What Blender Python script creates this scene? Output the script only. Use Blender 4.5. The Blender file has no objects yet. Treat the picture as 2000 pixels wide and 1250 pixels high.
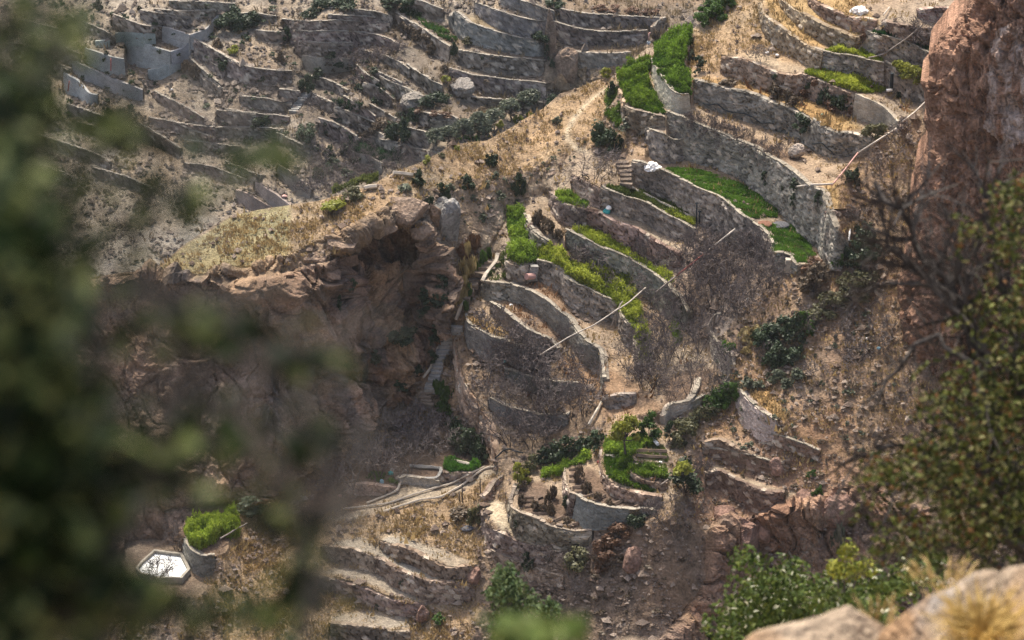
import bpy, math, random
import numpy as np

# ------------------------------------------------------------------ camera, sky, sun, exposure
scene = bpy.context.scene
COL = scene.collection
rng = np.random.default_rng(7)
random.seed(7)

LENS, PITCH = 135.0, math.radians(27.0)
cam_data = bpy.data.cameras.new("camera")
cam_data.lens = LENS
cam_data.sensor_width = 36.0
cam_data.clip_start = 0.1
cam_data.clip_end = 3000.0
cam_data.dof.use_dof = True
cam_data.dof.focus_distance = 262.0
cam_data.dof.aperture_fstop = 4.0
cam_data.dof.aperture_blades = 0
camera = bpy.data.objects.new("camera", cam_data)
camera.location = (0, 0, 0)
camera.rotation_euler = (math.pi / 2 - PITCH, 0, 0)
COL.objects.link(camera)
scene.camera = camera

SUN_EL, SUN_AZ = math.radians(60.0), math.radians(-20.0)   # azimuth from the view direction (+Y), minus = left
world = bpy.data.worlds.new("World")
scene.world = world
world.use_nodes = True
wn = world.node_tree.nodes
wl = world.node_tree.links
wn.clear()
sky = wn.new("ShaderNodeTexSky")
sky.sky_type = 'NISHITA'
sky.sun_disc = False
sky.sun_elevation = SUN_EL
sky.sun_rotation = SUN_AZ
sky.air_density = 1.0
sky.dust_density = 5.0
sky.ozone_density = 0.4
bg = wn.new("ShaderNodeBackground")
bg.inputs[1].default_value = 0.145
wo = wn.new("ShaderNodeOutputWorld")
wl.new(sky.outputs[0], bg.inputs[0])
wl.new(bg.outputs[0], wo.inputs[0])

sun_data = bpy.data.lights.new("sun", 'SUN')
sun_data.energy = 3.4
sun_data.angle = math.radians(4.0)
sun_data.color = (1.0, 0.93, 0.82)
sun = bpy.data.objects.new("sun", sun_data)
COL.objects.link(sun)
sun.rotation_euler = (math.pi / 2 - SUN_EL, 0, math.pi - SUN_AZ)

scene.view_settings.view_transform = 'Standard'
scene.view_settings.look = 'None'
scene.view_settings.gamma = 1.0
scene.view_settings.exposure = 0.92
scene.view_settings.use_curve_mapping = False
scene.cycles.use_denoising = True
scene.cycles.denoising_prefilter = 'NONE'
scene.cycles.max_bounces = 6
scene.cycles.volume_bounces = 0
scene.cycles.transparent_max_bounces = 8

# ------------------------------------------------------------------ photo pixel -> place
F = 2000 * LENS / 36.0
SP, CP = math.sin(PITCH), math.cos(PITCH)

def rays(px, py):
    px = np.asarray(px, float); py = np.asarray(py, float)
    a = (px - 1000) / F
    b = (625 - py) / F
    return np.stack([a, CP + b * SP, -SP + b * CP], -1)

def at_z(px, py, z):
    d = rays(px, py)
    return d * (np.asarray(z, float) / d[..., 2])[..., None]

def at_dist(px, py, dist):
    d = rays(px, py)
    d = d / np.linalg.norm(d, axis=-1, keepdims=True)
    return d * np.asarray(dist, float)[..., None]

# ------------------------------------------------------------------ noise
def _h(ix, iy, iz, seed):
    with np.errstate(over='ignore'):
        n = (ix.astype(np.uint32) * np.uint32(374761393) + iy.astype(np.uint32) * np.uint32(668265263)
             + iz.astype(np.uint32) * np.uint32(2246822519) + np.uint32((seed * 3266489917) & 0xffffffff))
        n = (n ^ (n >> np.uint32(13))) * np.uint32(1274126177)
        n = (n ^ (n >> np.uint32(16))) * np.uint32(2654435761)
        n = n ^ (n >> np.uint32(15))
    return n.astype(np.float64) / 4294967295.0

def vnoise(P, seed=0):
    i = np.floor(P).astype(np.int64)
    f = P - i
    u = f * f * f * (f * (f * 6 - 15) + 10)
    r = 0
    for dx in (0, 1):
        wx = u[:, 0] if dx else 1 - u[:, 0]
        for dy in (0, 1):
            wy = u[:, 1] if dy else 1 - u[:, 1]
            for dz in (0, 1):
                wz = u[:, 2] if dz else 1 - u[:, 2]
                r = r + wx * wy * wz * _h(i[:, 0] + dx, i[:, 1] + dy, i[:, 2] + dz, seed)
    return r

def fbm(P, octv=4, seed=0, gain=0.5, ridged=False):
    P = np.asarray(P, float)
    a, s, t = 1.0, 0.0, 0.0
    for o in range(octv):
        n = vnoise(P + o * 17.3, seed + o)
        if ridged:
            n = 1 - np.abs(2 * n - 1)
        s = s + a * n
        t += a
        a *= gain
        P = P * 2.03
    return s / t

def worley(U, V, seed=0, jit=0.8):
    """F1, F2, and two random values of the nearest cell, on a brick-like jittered grid"""
    j = np.floor(V).astype(np.int64)
    f1 = np.full(U.shape, 9.0); f2 = np.full(U.shape, 9.0)
    r1 = np.zeros(U.shape); r2 = np.zeros(U.shape)
    zero = np.zeros(U.shape, np.int64)
    for dj in (-1, 0, 1):
        jj = j + dj
        off = 0.5 * (jj % 2)
        i = np.floor(U - off).astype(np.int64)
        for di in (-1, 0, 1):
            ii = i + di
            cx = ii + off + 0.5 + jit * (_h(ii, jj, zero, seed) - 0.5)
            cy = jj + 0.5 + jit * (_h(ii, jj, zero + 1, seed) - 0.5)
            d = np.hypot(U - cx, V - cy)
            a = _h(ii, jj, zero + 2, seed); b = _h(ii, jj, zero + 3, seed)
            near = d < f1
            f2 = np.where(near, f1, np.minimum(f2, d))
            r1 = np.where(near, a, r1); r2 = np.where(near, b, r2)
            f1 = np.where(near, d, f1)
    return f1, f2, r1, r2

# ------------------------------------------------------------------ mesh helpers
def mesh_from(name, V, faces, mat=None, tint=None, smooth=False):
    """faces: list of int arrays (n,3) and/or (n,4)"""
    me = bpy.data.meshes.new(name)
    V = np.asarray(V, np.float32)
    faces = [np.asarray(f, np.int32) for f in faces if len(f)]
    me.vertices.add(len(V))
    me.vertices.foreach_set("co", V.ravel())
    nl = sum(f.size for f in faces)
    npoly = sum(len(f) for f in faces)
    me.loops.add(nl)
    me.loops.foreach_set("vertex_index", np.concatenate([f.ravel() for f in faces]))
    me.polygons.add(npoly)
    starts, tot = [], 0
    for f in faces:
        k = f.shape[1]
        starts.append(tot + np.arange(len(f)) * k)
        tot += f.size
    me.polygons.foreach_set("loop_start", np.concatenate(starts).astype(np.int32))
    me.polygons.foreach_set("use_smooth", np.full(npoly, smooth))
    if tint is not None:
        at = me.color_attributes.new("tint", 'FLOAT_COLOR', 'POINT')
        c = np.ones((len(V), 4), np.float32)
        c[:, :3] = tint
        at.data.foreach_set("color", c.ravel())
    me.update(calc_edges=True)
    me.validate()
    if mat:
        me.materials.append(mat)
    return me

def link(name, data, parent=None, loc=None):
    o = bpy.data.objects.new(name, data)
    COL.objects.link(o)
    if parent is not None:
        o.parent = parent
    if loc is not None:
        o.location = loc
    return o

def tag(o, label=None, cat=None, group=None, kind=None):
    if label: o["label"] = label
    if cat: o["category"] = cat
    if group: o["group"] = group
    if kind: o["kind"] = kind
    elif cat: o["kind"] = 'thing'
    return o

def empty(name, loc=(0, 0, 0), label=None, cat=None, group=None):
    o = bpy.data.objects.new(name, None)
    o.empty_display_size = 0.3
    COL.objects.link(o)
    o.location = loc
    return tag(o, label, cat, group)

def grid_faces(nr, nc, keep=None):
    i = np.arange(nr - 1)[:, None] * nc + np.arange(nc - 1)[None, :]
    q = np.stack([i, i + nc, i + nc + 1, i + 1], -1)
    if keep is not None:
        q = q[keep]
    return q.reshape(-1, 4)

def tubes(paths, sides=4):
    """paths: list of (points (n,3), radii (n)) -> V, quads"""
    Vs, Qs, off = [], [], 0
    for pts, rad in paths:
        pts = np.asarray(pts, float)
        n = len(pts)
        rad = np.broadcast_to(np.asarray(rad, float), (n,))
        t = np.gradient(pts, axis=0)
        t /= np.linalg.norm(t, axis=1, keepdims=True) + 1e-9
        ref = np.where(np.abs(t[:, 2:3]) > 0.9, np.array([[1.0, 0, 0]]), np.array([[0, 0, 1.0]]))
        u = np.cross(t, ref); u /= np.linalg.norm(u, axis=1, keepdims=True) + 1e-9
        v = np.cross(t, u)
        a = np.arange(sides) * 2 * math.pi / sides
        ring = pts[:, None] + rad[:, None, None] * (u[:, None] * np.cos(a)[None, :, None] + v[:, None] * np.sin(a)[None, :, None])
        Vs.append(ring.reshape(-1, 3))
        i = np.arange(n - 1)[:, None] * sides + np.arange(sides)[None, :]
        k = np.arange(n - 1)[:, None] * sides + (np.arange(sides)[None, :] + 1) % sides
        Qs.append((np.stack([i, k, k + sides, i + sides], -1).reshape(-1, 4)) + off)
        off += n * sides
    return np.concatenate(Vs), np.concatenate(Qs)

def seg_tubes(A, B, ra, rb):
    """many straight tapered 3-sided twigs at once"""
    t = B - A
    t = t / (np.linalg.norm(t, axis=1, keepdims=True) + 1e-9)
    ref = np.where(np.abs(t[:, 2:3]) > 0.9, np.array([[1.0, 0, 0]]), np.array([[0, 0, 1.0]]))
    u = np.cross(t, ref); u /= np.linalg.norm(u, axis=1, keepdims=True) + 1e-9
    v = np.cross(t, u)
    n = len(A)
    V = np.zeros((n, 6, 3))
    for k in range(3):
        a = k * 2 * math.pi / 3
        w = u * math.cos(a) + v * math.sin(a)
        V[:, k] = A + w * ra[:, None]
        V[:, 3 + k] = B + w * rb[:, None]
    base = np.arange(n)[:, None] * 6
    Q = np.concatenate([base + np.array([[k, (k + 1) % 3, 3 + (k + 1) % 3, 3 + k]]) for k in range(3)])
    return V.reshape(-1, 3), Q

def catmull(P, step):
    """smooth resample of a polyline whose first two columns are px"""
    P = np.asarray(P, float)
    if len(P) == 2:
        n = max(2, int(np.hypot(*(P[1, :2] - P[0, :2])) / step) + 1)
        return P[0] + (P[1] - P[0]) * np.linspace(0, 1, n)[:, None]
    Q = np.vstack([2 * P[0] - P[1], P, 2 * P[-1] - P[-2]])
    out = []
    for i in range(1, len(Q) - 2):
        p0, p1, p2, p3 = Q[i - 1:i + 3]
        n = max(2, int(np.hypot(*(p2[:2] - p1[:2])) / step))
        t = (np.arange(n) / n)[:, None]
        m1, m2 = (p2 - p0) * 0.4, (p3 - p1) * 0.4
        out.append((2 * t**3 - 3 * t**2 + 1) * p1 + (t**3 - 2 * t**2 + t) * m1 + (-2 * t**3 + 3 * t**2) * p2 + (t**3 - t**2) * m2)
    out.append(P[-1:])
    return np.vstack(out)

def in_poly(X, Y, poly):
    poly = np.asarray(poly, float)
    inside = np.zeros(X.shape, bool)
    x0, y0 = poly.min(0); x1, y1 = poly.max(0)
    box = (X >= x0) & (X <= x1) & (Y >= y0) & (Y <= y1)
    if not box.any():
        return inside
    x, y = X[box], Y[box]
    r = np.zeros(x.shape, bool)
    for (ax, ay), (bx, by) in zip(poly, np.roll(poly, -1, 0)):
        if ay == by:
            continue
        c = (ay > y) != (by > y)
        r ^= c & (x < (bx - ax) * (y - ay) / (by - ay) + ax)
    inside[box] = r
    return inside

TILE = dict(a=(0, 0), b=(600, 0), c=(1300, 0), d=(900, 300), e=(1300, 400), f=(300, 350), g=(0, 810), h=(550, 700),
            i=(1000, 740), j=(1300, 810), k=(600, 810), l=(0, 300))

def pts(s, tile=None):
    """'x,y[,h] x,y[,h] ...' read off an enlargement of the photo -> photo pixels"""
    A = np.array([[float(v) for v in p.split(',')] for p in s.split()])
    if tile:
        ox, oy = TILE[tile]
        A = A / 2.8414
        A[:, 0] += ox
        A[:, 1] += oy
    return A

# ------------------------------------------------------------------ materials
def new_mat(name):
    m = bpy.data.materials.new(name)
    m.use_nodes = True
    nt = m.node_tree
    b = nt.nodes["Principled BSDF"]
    b.inputs["Roughness"].default_value = 0.9
    b.inputs["Specular IOR Level"].default_value = 0.2
    return m, nt, b

def ground_mat(name, s1=1.4, s2=9.0, contrast=0.55, bump=0.4, rough=0.95):
    """albedo comes from the mesh (what each patch is made of); the nodes add grain, grit and fine relief"""
    m, nt, b = new_mat(name)
    N, L = nt.nodes, nt.links
    b.inputs["Roughness"].default_value = rough
    b.inputs["Specular IOR Level"].default_value = 0.1
    at = N.new("ShaderNodeAttribute"); at.attribute_name = "tint"
    tc = N.new("ShaderNodeTexCoord")
    n1 = N.new("ShaderNodeTexNoise"); n1.inputs["Scale"].default_value = s1; n1.inputs["Detail"].default_value = 6; n1.inputs["Roughness"].default_value = 0.65
    n2 = N.new("ShaderNodeTexNoise"); n2.inputs["Scale"].default_value = s2; n2.inputs["Detail"].default_value = 3
    L.new(tc.outputs["Object"], n1.inputs["Vector"]); L.new(tc.outputs["Object"], n2.inputs["Vector"])
    ad = N.new("ShaderNodeMath"); ad.operation = 'ADD'
    L.new(n1.outputs["Fac"], ad.inputs[0]); L.new(n2.outputs["Fac"], ad.inputs[1])
    mr = N.new("ShaderNodeMapRange")
    mr.inputs["From Min"].default_value = 0.65; mr.inputs["From Max"].default_value = 1.35
    mr.inputs["To Min"].default_value = 1 - contrast; mr.inputs["To Max"].default_value = 1 + contrast
    L.new(ad.outputs[0], mr.inputs["Value"])
    mx = N.new("ShaderNodeMix"); mx.data_type = 'RGBA'; mx.blend_type = 'MULTIPLY'; mx.inputs["Factor"].default_value = 1.0
    L.new(at.outputs["Color"], mx.inputs["A"]); L.new(mr.outputs[0], mx.inputs["B"])
    L.new(mx.outputs["Result"], b.inputs["Base Color"])
    bp = N.new("ShaderNodeBump"); bp.inputs["Strength"].default_value = bump; bp.inputs["Distance"].default_value = 0.25
    L.new(ad.outputs[0], bp.inputs["Height"]); L.new(bp.outputs["Normal"], b.inputs["Normal"])
    return m

def plain_mat(name, col, var=0.25, scale=3.0, rough=0.8, bump=0.15, spec=0.2):
    m, nt, b = new_mat(name)
    N, L = nt.nodes, nt.links
    b.inputs["Roughness"].default_value = rough
    b.inputs["Specular IOR Level"].default_value = spec
    tc = N.new("ShaderNodeTexCoord")
    n1 = N.new("ShaderNodeTexNoise"); n1.inputs["Scale"].default_value = scale; n1.inputs["Detail"].default_value = 5
    L.new(tc.outputs["Object"], n1.inputs["Vector"])
    cr = N.new("ShaderNodeValToRGB")
    c = np.array(col)
    cr.color_ramp.elements[0].position = 0.3; cr.color_ramp.elements[1].position = 0.7
    cr.color_ramp.elements[0].color = (*np.clip(c * (1 - var), 0, 1), 1)
    cr.color_ramp.elements[1].color = (*np.clip(c * (1 + var), 0, 1), 1)
    L.new(n1.outputs["Fac"], cr.inputs[0])
    L.new(cr.outputs[0], b.inputs["Base Color"])
    if bump:
        bp = N.new("ShaderNodeBump"); bp.inputs["Strength"].default_value = bump; bp.inputs["Distance"].default_value = 0.1
        L.new(n1.outputs["Fac"], bp.inputs["Height"]); L.new(bp.outputs["Normal"], b.inputs["Normal"])
    return m

def leaf_mat(name, col, trans=0.35, var=0.35, rough=0.5, spec=0.25, tint=False, tcol=None):
    """thin leaf: reflects, and lets some light through; each plant and each leaf patch varies a little"""
    m, nt, b = new_mat(name)
    N, L = nt.nodes, nt.links
    b.inputs["Roughness"].default_value = rough
    b.inputs["Specular IOR Level"].default_value = spec
    oi = N.new("ShaderNodeObjectInfo")
    tc = N.new("ShaderNodeTexCoord")
    n1 = N.new("ShaderNodeTexNoise"); n1.inputs["Scale"].default_value = 2.3; n1.inputs["Detail"].default_value = 4
    L.new(tc.outputs["Object"], n1.inputs["Vector"])
    ad = N.new("ShaderNodeMath"); ad.operation = 'ADD'
    L.new(n1.outputs["Fac"], ad.inputs[0])
    sc = N.new("ShaderNodeMath"); sc.operation = 'MULTIPLY'; sc.inputs[1].default_value = 0.35
    L.new(oi.outputs["Random"], sc.inputs[0]); L.new(sc.outputs[0], ad.inputs[1])
    mr = N.new("ShaderNodeMapRange")
    mr.inputs["From Min"].default_value = 0.35; mr.inputs["From Max"].default_value = 1.0
    mr.inputs["To Min"].default_value = 1 - var; mr.inputs["To Max"].default_value = 1 + var
    L.new(ad.outputs[0], mr.inputs["Value"])
    mx = N.new("ShaderNodeMix"); mx.data_type = 'RGBA'; mx.blend_type = 'MULTIPLY'; mx.inputs["Factor"].default_value = 1.0
    if tint:
        at = N.new("ShaderNodeAttribute"); at.attribute_name = "tint"
        L.new(at.outputs["Color"], mx.inputs["A"])
    else:
        mx.inputs["A"].default_value = (*col, 1)
    L.new(mr.outputs[0], mx.inputs["B"])
    L.new(mx.outputs["Result"], b.inputs["Base Color"])
    tr = N.new("ShaderNodeBsdfTranslucent")
    L.new(mx.outputs["Result"], tr.inputs["Color"])
    ms = N.new("ShaderNodeMixShader"); ms.inputs[0].default_value = trans
    L.new(b.outputs[0], ms.inputs[1]); L.new(tr.outputs[0], ms.inputs[2])
    L.new(ms.outputs[0], N["Material Output"].inputs["Surface"])
    return m
# ------------------------------------------------------------------ what the photograph shows: walls (x, y of the top edge, visible height)
# (layer, tile, style, coping, label, points)
WALLS = [
 # --- upper right hill
 ('B', 'c', 'tan', 0, "dry stone bank under the middle strip of straw-coloured grass at the top right", "520,20,40 545,80,70 620,150,95 720,210,100 800,260,105 872,292,90"),
 ('B', 'c', 'tan', 0, "rubbly tan bank above the middle straw strip, ending over the lime green bed", "640,-10,50 700,40,70 780,90,85 880,145,90 960,180,85 1050,205,70 1112,188,70"),
 ('B', 'c', 'tan', 0, "uppermost tan stone bank, just below the white tarpaulin", "790,-20,50 880,30,65 960,65,70 1040,95,70 1110,110,62 1165,128,45"),
 ('B', 'c', 'grey', 1, "grey stone wall with a dark shaded green strip along its top, beside the red cliff", "1115,182,95 1180,205,95 1260,225,95 1340,250,95 1420,290,85 1482,322,75"),
 ('B', 'c', 'brown', 0, "shaded stone wall behind the leafless tree, meeting the red cliff", "1200,118,70 1300,135,85 1400,150,110 1480,165,125"),
 ('B', 'c', 'brown', 0, "topmost dark stone wall with a flat top left of the red cliff", "1400,62,50 1480,48,70 1550,45,80 1640,66,85"),
 ('B', 'c', 'grey', 1, "stone wall holding the lime green bed above the black standpipe", "870,290,95 960,310,100 1060,325,110 1150,345,125 1214,356,130"),
 ('B', 'c', 'grey', 1, "stone wall under the big fresh green thicket next to the red cliff", "1216,346,135 1260,372,135 1340,412,130 1400,440,120 1452,466,100"),
 ('B', 'c', 'tan', 0, "long tan stone bank below the pale earth path with a small bare tree", "312,310,105 400,330,105 500,360,110 600,395,112 700,415,110 758,408,100"),
 ('B', 'c', 'brown', 0, "overgrown wall below the yellow-green strip, hung with brown creeper", "760,410,120 850,440,125 940,480,125 1046,516,130"),
 ('B', 'c', 'pale', 0, "short pale plastered wall that sinks to the right below the yellow-green strip", "1050,520,130 1120,550,125 1200,590,100 1285,675,25"),
 ('B', 'c', 'grey', 0, "big grey wall carrying a black hose, above the bed of brown shrubs", "155,450,125 240,465,130 340,490,135 450,520,140 520,540,145 600,570,145 690,592,150 780,640,160 850,690,165 940,735,125 1040,745,110 1140,770,40"),
 ('B', None, 'tan', 0, "small rounded stone wall below the tan slope, right of the upper green garden", "1337,115,22 1342,90,26 1350,74,40 1354,73,50"),
 ('B', None, 'pale', 1, "pale curved wall between the two green gardens on the ridge", "1272,118,10 1275,126,26 1283,138,48 1291,152,54 1303,167,48 1314,181,40 1329,187,34 1346,186,22"),
 ('B', None, 'brown', 0, "low earth wall dividing the upper green garden from the lower one", "1288,137,6 1310,137,7 1342,133,8"),
 ('B', None, 'brown', 1, "curved stone wall round the foot of the leftmost green ridge garden", "1217,204,22 1224,212,26 1240,219,26 1262,223,27 1280,229,24 1299,231,14"),
 ('B', None, 'tan', 0, "narrow stone wall on the left edge of the leftmost green ridge garden", "1209,166,10 1214,180,24 1219,193,24 1221,200,14"),
 ('B', None, 'grey', 1, "very long grey retaining wall that runs down to the right above the wheat", "1302,221,64 1330,232,64 1363,246,65 1405,262,64 1441,278,61 1476,291,76 1505,311,80 1546,337,95 1582,366,105 1606,376,112 1613,396,104 1618,415,92 1630,445,72 1647,465,46 1657,474,20"),
 ('B', None, 'grey', 1, "square stone bastion at the upper end of the long grey wall", "1262,252,60 1280,260,56 1300,268,52 1318,278,46 1340,274,30 1360,270,16"),
 ('B', None, 'grey', 1, "tall stone wall in front of the dark green wheat, topped with a pale coping", "1234,316,52 1255,321,54 1294,337,56 1340,358,60 1372,374,63 1403,386,66 1428,406,66 1449,423,64 1470,436,58 1491,451,48 1505,472,34 1512,497,12"),
 ('B', 'd', 'grey', 1, "short stone step wall at the lower right corner of the wheat", "1742,565,70 1820,570,75 1836,600,50 1866,632,14"),
 ('B', 'd', 'brown', 0, "slim stone kerb along the lower edge of the far wheat patch", "1870,625,20 1930,625,25 1985,640,20"),
 ('B', 'd', 'grey', 1, "pointed stone wall around the grassy bed with dull green grass", "783,192,92 795,205,95 830,216,95 900,240,98 1000,270,108 1060,300,124 1150,350,112 1220,385,90 1300,430,50"),
 ('B', 'd', 'brown', 0, "bank of small brown stones under the bare beige terrace with the turquoise bag", "700,312,105 780,335,115 860,380,122 960,420,125 1060,480,122 1160,530,95 1232,562,60"),
 ('B', 'd', 'grey', 1, "long grey wall edged by a thin yellow-green strip, crossed by the pole", "580,432,108 640,460,118 720,500,130 800,540,132 880,570,132 960,610,135 1040,660,145 1100,700,155 1160,760,150 1220,820,130 1256,892,90"),
 ('B', 'd', 'grey', 1, "wavy grey wall beside the narrow bright green strip at the left", "348,350,110 372,390,130 400,430,128 440,470,90 492,497,40"),
 ('B', 'd', 'brown', 0, "brown stone wall behind the small rectangular green plot", "615,122,110 680,146,110 740,180,110 782,202,92"),
 ('B', 'd', 'brown', 0, "low rubble wall round the small rectangular green plot", "500,215,70 520,240,80 550,275,80 600,300,90 700,322,70"),
 ('B', 'd', 'brown', 0, "rough stone wall bulging below the left end of the bright green terrace", "238,560,130 262,600,110 300,620,92 360,625,88 412,606,100"),
 ('B', 'd', 'grey', 1, "snaking grey wall along the front of the long bright green terrace", "420,606,92 500,620,95 556,650,130 590,700,140 650,740,120 700,752,122 760,790,125 830,815,110 880,850,120 890,900,130 930,950,140 970,980,170 968,1050,150 988,1110,110 1000,1180,60"),
 ('B', 'd', 'grey', 1, "grey wall in front of the small garden with pale rows, beside the steps", "112,712,80 200,724,78 276,736,72"),
 ('B', 'd', 'plaster', 1, "mud-grey wall curving below the terrace with rust-coloured dry grass", "272,732,66 300,748,78 390,772,95 470,822,110 530,872,110 600,922,110 642,985,130 700,1050,140 770,1092,150 782,1170,170 790,1260,120"),
 ('B', 'd', 'plaster', 1, "mud-grey wall of the second bare terrace from the steps", "165,832,70 260,902,85 340,962,95 400,1002,105 480,1030,90 540,1090,60"),
 ('B', 'd', 'plaster', 1, "lowest mud-grey wall bulging beside the stone steps", "26,880,60 28,920,90 60,962,105 150,1012,110 240,1042,115 330,1072,118 430,1077,110 492,1132,90"),
 ('B', 'e', 'pale', 1, "sunlit winding pale wall at the right edge of the bare trees", "246,690,8 262,740,60 300,782,95 330,815,100 350,845,105 353,900,80 340,960,60 312,1000,30"),
 ('B', 'e', 'pale', 1, "upper tip of the pale winding wall right of the bare trees", "244,690,5 262,640,40 280,612,45 293,625,12"),
 ('B', 'i', 'pale', 1, "wavy wall around the straw stubble plot on the right slope", "1255,52,110 1270,75,130 1300,115,142 1340,152,140 1400,202,125 1466,242,80"),
 ('B', 'i', 'pale', 1, "thin pale parapet that turns a corner below the bare trees", "850,215,12 868,165,60 885,147,75 920,142,40 980,132,25 1012,100,14 1032,60,10 1045,5,6"),
 ('B', 'i', 'pale', 1, "short pale parapet left of the green hillside bush", "998,142,30 1030,125,28 1075,100,20"),
 ('B', None, 'grey', 0, "small dark straight wall at the foot of the terraces with rust-coloured grass", "1178,774,18 1210,773,18 1243,773,16"),
 ('B', None, 'plaster', 1, "curved mud wall under the bright cane thicket beside the pond", "361,1052,26 366,1068,34 376,1080,36 395,1090,34 420,1088,26"),
 # --- lower gardens
 ('B', 'i', 'brown', 0, "curved outer stone wall of the round green garden", "498,398,14 490,450,24 498,520,45 540,572,58 620,612,58 720,642,52 832,662,44"),
 ('B', 'i', 'brown', 0, "stone wall under the pale green seedbed in the round garden", "665,458,30 700,465,28 760,490,28 845,502,24"),
 ('B', 'i', 'brown', 0, "rough stone wall under the small dark green bed in the round garden", "645,518,50 690,545,46 750,562,44 862,572,44"),
 ('B', 'i', 'brown', 0, "low stone kerb crossing the round green garden", "508,430,9 580,430,9 665,430,9"),
 ('B', 'i', 'brown', 1, "steep stone wall on the left of the brown beds behind the grey curved wall", "296,500,80 290,545,110 300,600,128 322,638,126 350,650,116"),
 ('B', 'i', 'slate', 1, "smooth blue-grey curved wall below the brown beds with dividers", "350,650,118 420,690,118 520,715,90 640,732,58 800,734,16"),
 ('B', 'k', 'brown', 1, "outermost curved wall of brown stones round the shrub beds", "1152,396,60 1130,450,80 1122,500,105 1170,552,125 1300,602,104 1400,642,88 1500,664,70 1580,650,40"),
 ('B', 'k', 'brown', 1, "thin curved stone edge of the small bed left of the shrub beds", "980,468,22 1010,440,26 1040,385,24 1085,350,16"),
 ('B', 'k', 'brown', 0, "rough bank of brown stones below the winding pale path", "952,500,60 975,570,80 1000,622,90 1100,682,100 1200,722,95 1335,742,70"),
 ('B', 'k', 'brown', 0, "upper brown bank across the straw-coloured spur", "405,700,55 500,730,72 600,762,80 700,812,75 800,852,55 940,832,50"),
 ('B', 'k', 'brown', 0, "middle brown bank on the lower spur, with a wide bare ledge below", "370,792,80 400,790,85 480,852,95 580,892,105 680,932,100 800,942,90 930,960,60"),
 ('B', 'k', 'brown', 0, "short brown bank at the left of the lower spur", "80,735,50 150,742,60 250,752,75 380,790,72"),
 ('B', 'k', 'brown', 0, "lower brown bank with yellow grass along its top", "60,905,50 200,920,72 310,952,85 400,992,80 500,1032,78 650,1062,60"),
 ('B', 'k', 'brown', 0, "lowest brown bank at the bottom edge of the picture", "130,1160,95 300,1182,100 450,1196,100 570,1200,90"),
 ('B', 'k', 'brown', 0, "little stone wall below the small bright green plot by the orchard", "735,330,50 800,322,50 900,326,46 945,310,38"),
 ('B', 'k', 'pale', 1, "pale stone kerb between the orchard bed and the bare levelled ground", "510,372,18 540,356,20 620,366,20 735,380,20"),
 ('B', 'k', 'brown', 0, "dark stone ledge with a pipe laid along it under the orchard trees", "190,385,50 300,392,55 420,400,45 505,398,25"),
 ('B', None, 'tan', 0, "steep stone rib running down between the steps and the bare grove", "885,640,20 892,690,40 905,740,45 935,790,45 960,840,45 968,890,35"),
 ('B', 'j', 'red', 0, "crumbling reddish stone bank below the straw stubble plot", "205,165,60 300,150,85 400,195,80 520,235,70 600,250,50 690,262,40"),
 ('B', 'j', 'red', 0, "broad crumbling reddish bank low on the right slope", "225,330,80 300,318,90 420,380,105 540,425,105 660,440,80"),
 ('B', 'e', 'brown', 0, "low ruined stone wall right of the end of the long grey wall", "885,35,18 960,32,20 1080,30,20"),
 # --- far hill, left
 ('A', 'a', 'concrete', 0, "tall pale concrete wall at the back of the water tank on the far slope", "900,150,78 960,166,85 1052,196,90"),
 ('A', 'a', 'concrete', 0, "concrete parapet climbing away from the water tank up the far slope", "1055,196,75 1110,178,60 1150,160,48 1200,100,42 1256,60,30"),
 ('A', 'a', 'concrete', 0, "long low concrete wall left of the tall tank wall", "640,188,50 700,182,52 780,188,50 862,192,48"),
 ('A', 'a', 'concrete', 0, "front concrete wall of the largest tank on the far slope", "700,225,120 800,245,125 880,272,118 945,290,100"),
 ('A', 'a', 'concrete', 0, "stepped concrete side wall right of the largest tank", "948,290,98 1020,268,85 1060,220,70"),
 ('A', 'a', 'concrete', 0, "concrete wall with a thin red pipe, below the small upper basin", "470,270,80 540,292,95 620,318,105 690,330,100"),
 ('A', 'a', 'concrete', 0, "small concrete back wall of the upper basin", "528,232,26 570,228,28 610,228,28"),
 ('A', 'a', 'concrete', 0, "long grey concrete wall slanting across below the basins", "400,340,60 470,368,72 560,410,75 660,452,70 790,502,50"),
 ('A', 'a', 'concrete', 0, "lowest pale concrete wall with a red downpipe near its left end", "352,400,105 385,425,100 430,450,90 490,518,60 540,530,45"),
 ('A', 'a', 'concrete', 0, "curved concrete wall below the largest tank", "820,392,45 880,382,55 940,362,45 1000,345,25"),
 ('A', 'a', 'far', 1, "brown stone terrace wall right of the tanks, below a bright green bush", "1075,225,90 1150,262,85 1250,322,82 1350,372,75 1480,395,68 1620,402,60"),
 ('A', 'a', 'far', 1, "ruined bank of loose stones below the right end of the tanks", "1050,320,50 1130,400,70 1230,480,60"),
 ('A', 'a', 'far', 1, "short dry stone wall beside a dark round bush on the far slope", "1200,618,70 1300,628,72 1420,642,60"),
 ('A', 'a', 'far', 1, "low straight stone wall below the dark round bush on the far slope", "1188,716,40 1300,712,46 1430,716,42 1570,724,36"),
 ('A', 'a', 'far', 1, "brown stone bank at the far left, above the concrete basins", "235,215,60 330,252,62 440,305,60"),
 ('A', 'a', 'far', 1, "brown stone bank left of the lowest concrete wall", "190,285,50 280,335,52 380,388,40"),
 ('A', 'a', 'far', 1, "stone bank along the top above the concrete tanks", "625,85,65 720,125,75 800,150,60 900,158,40"),
 ('A', 'a', 'far', 1, "loose stone bank high above the concrete tanks", "780,60,45 860,80,55 960,90,50 1060,110,40"),
 ('A', 'a', 'farpale', 0, "smooth earth-coloured wall in the valley, uppermost of three", "1540,925,62 1610,960,75 1680,1010,70 1722,1052,40"),
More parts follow.
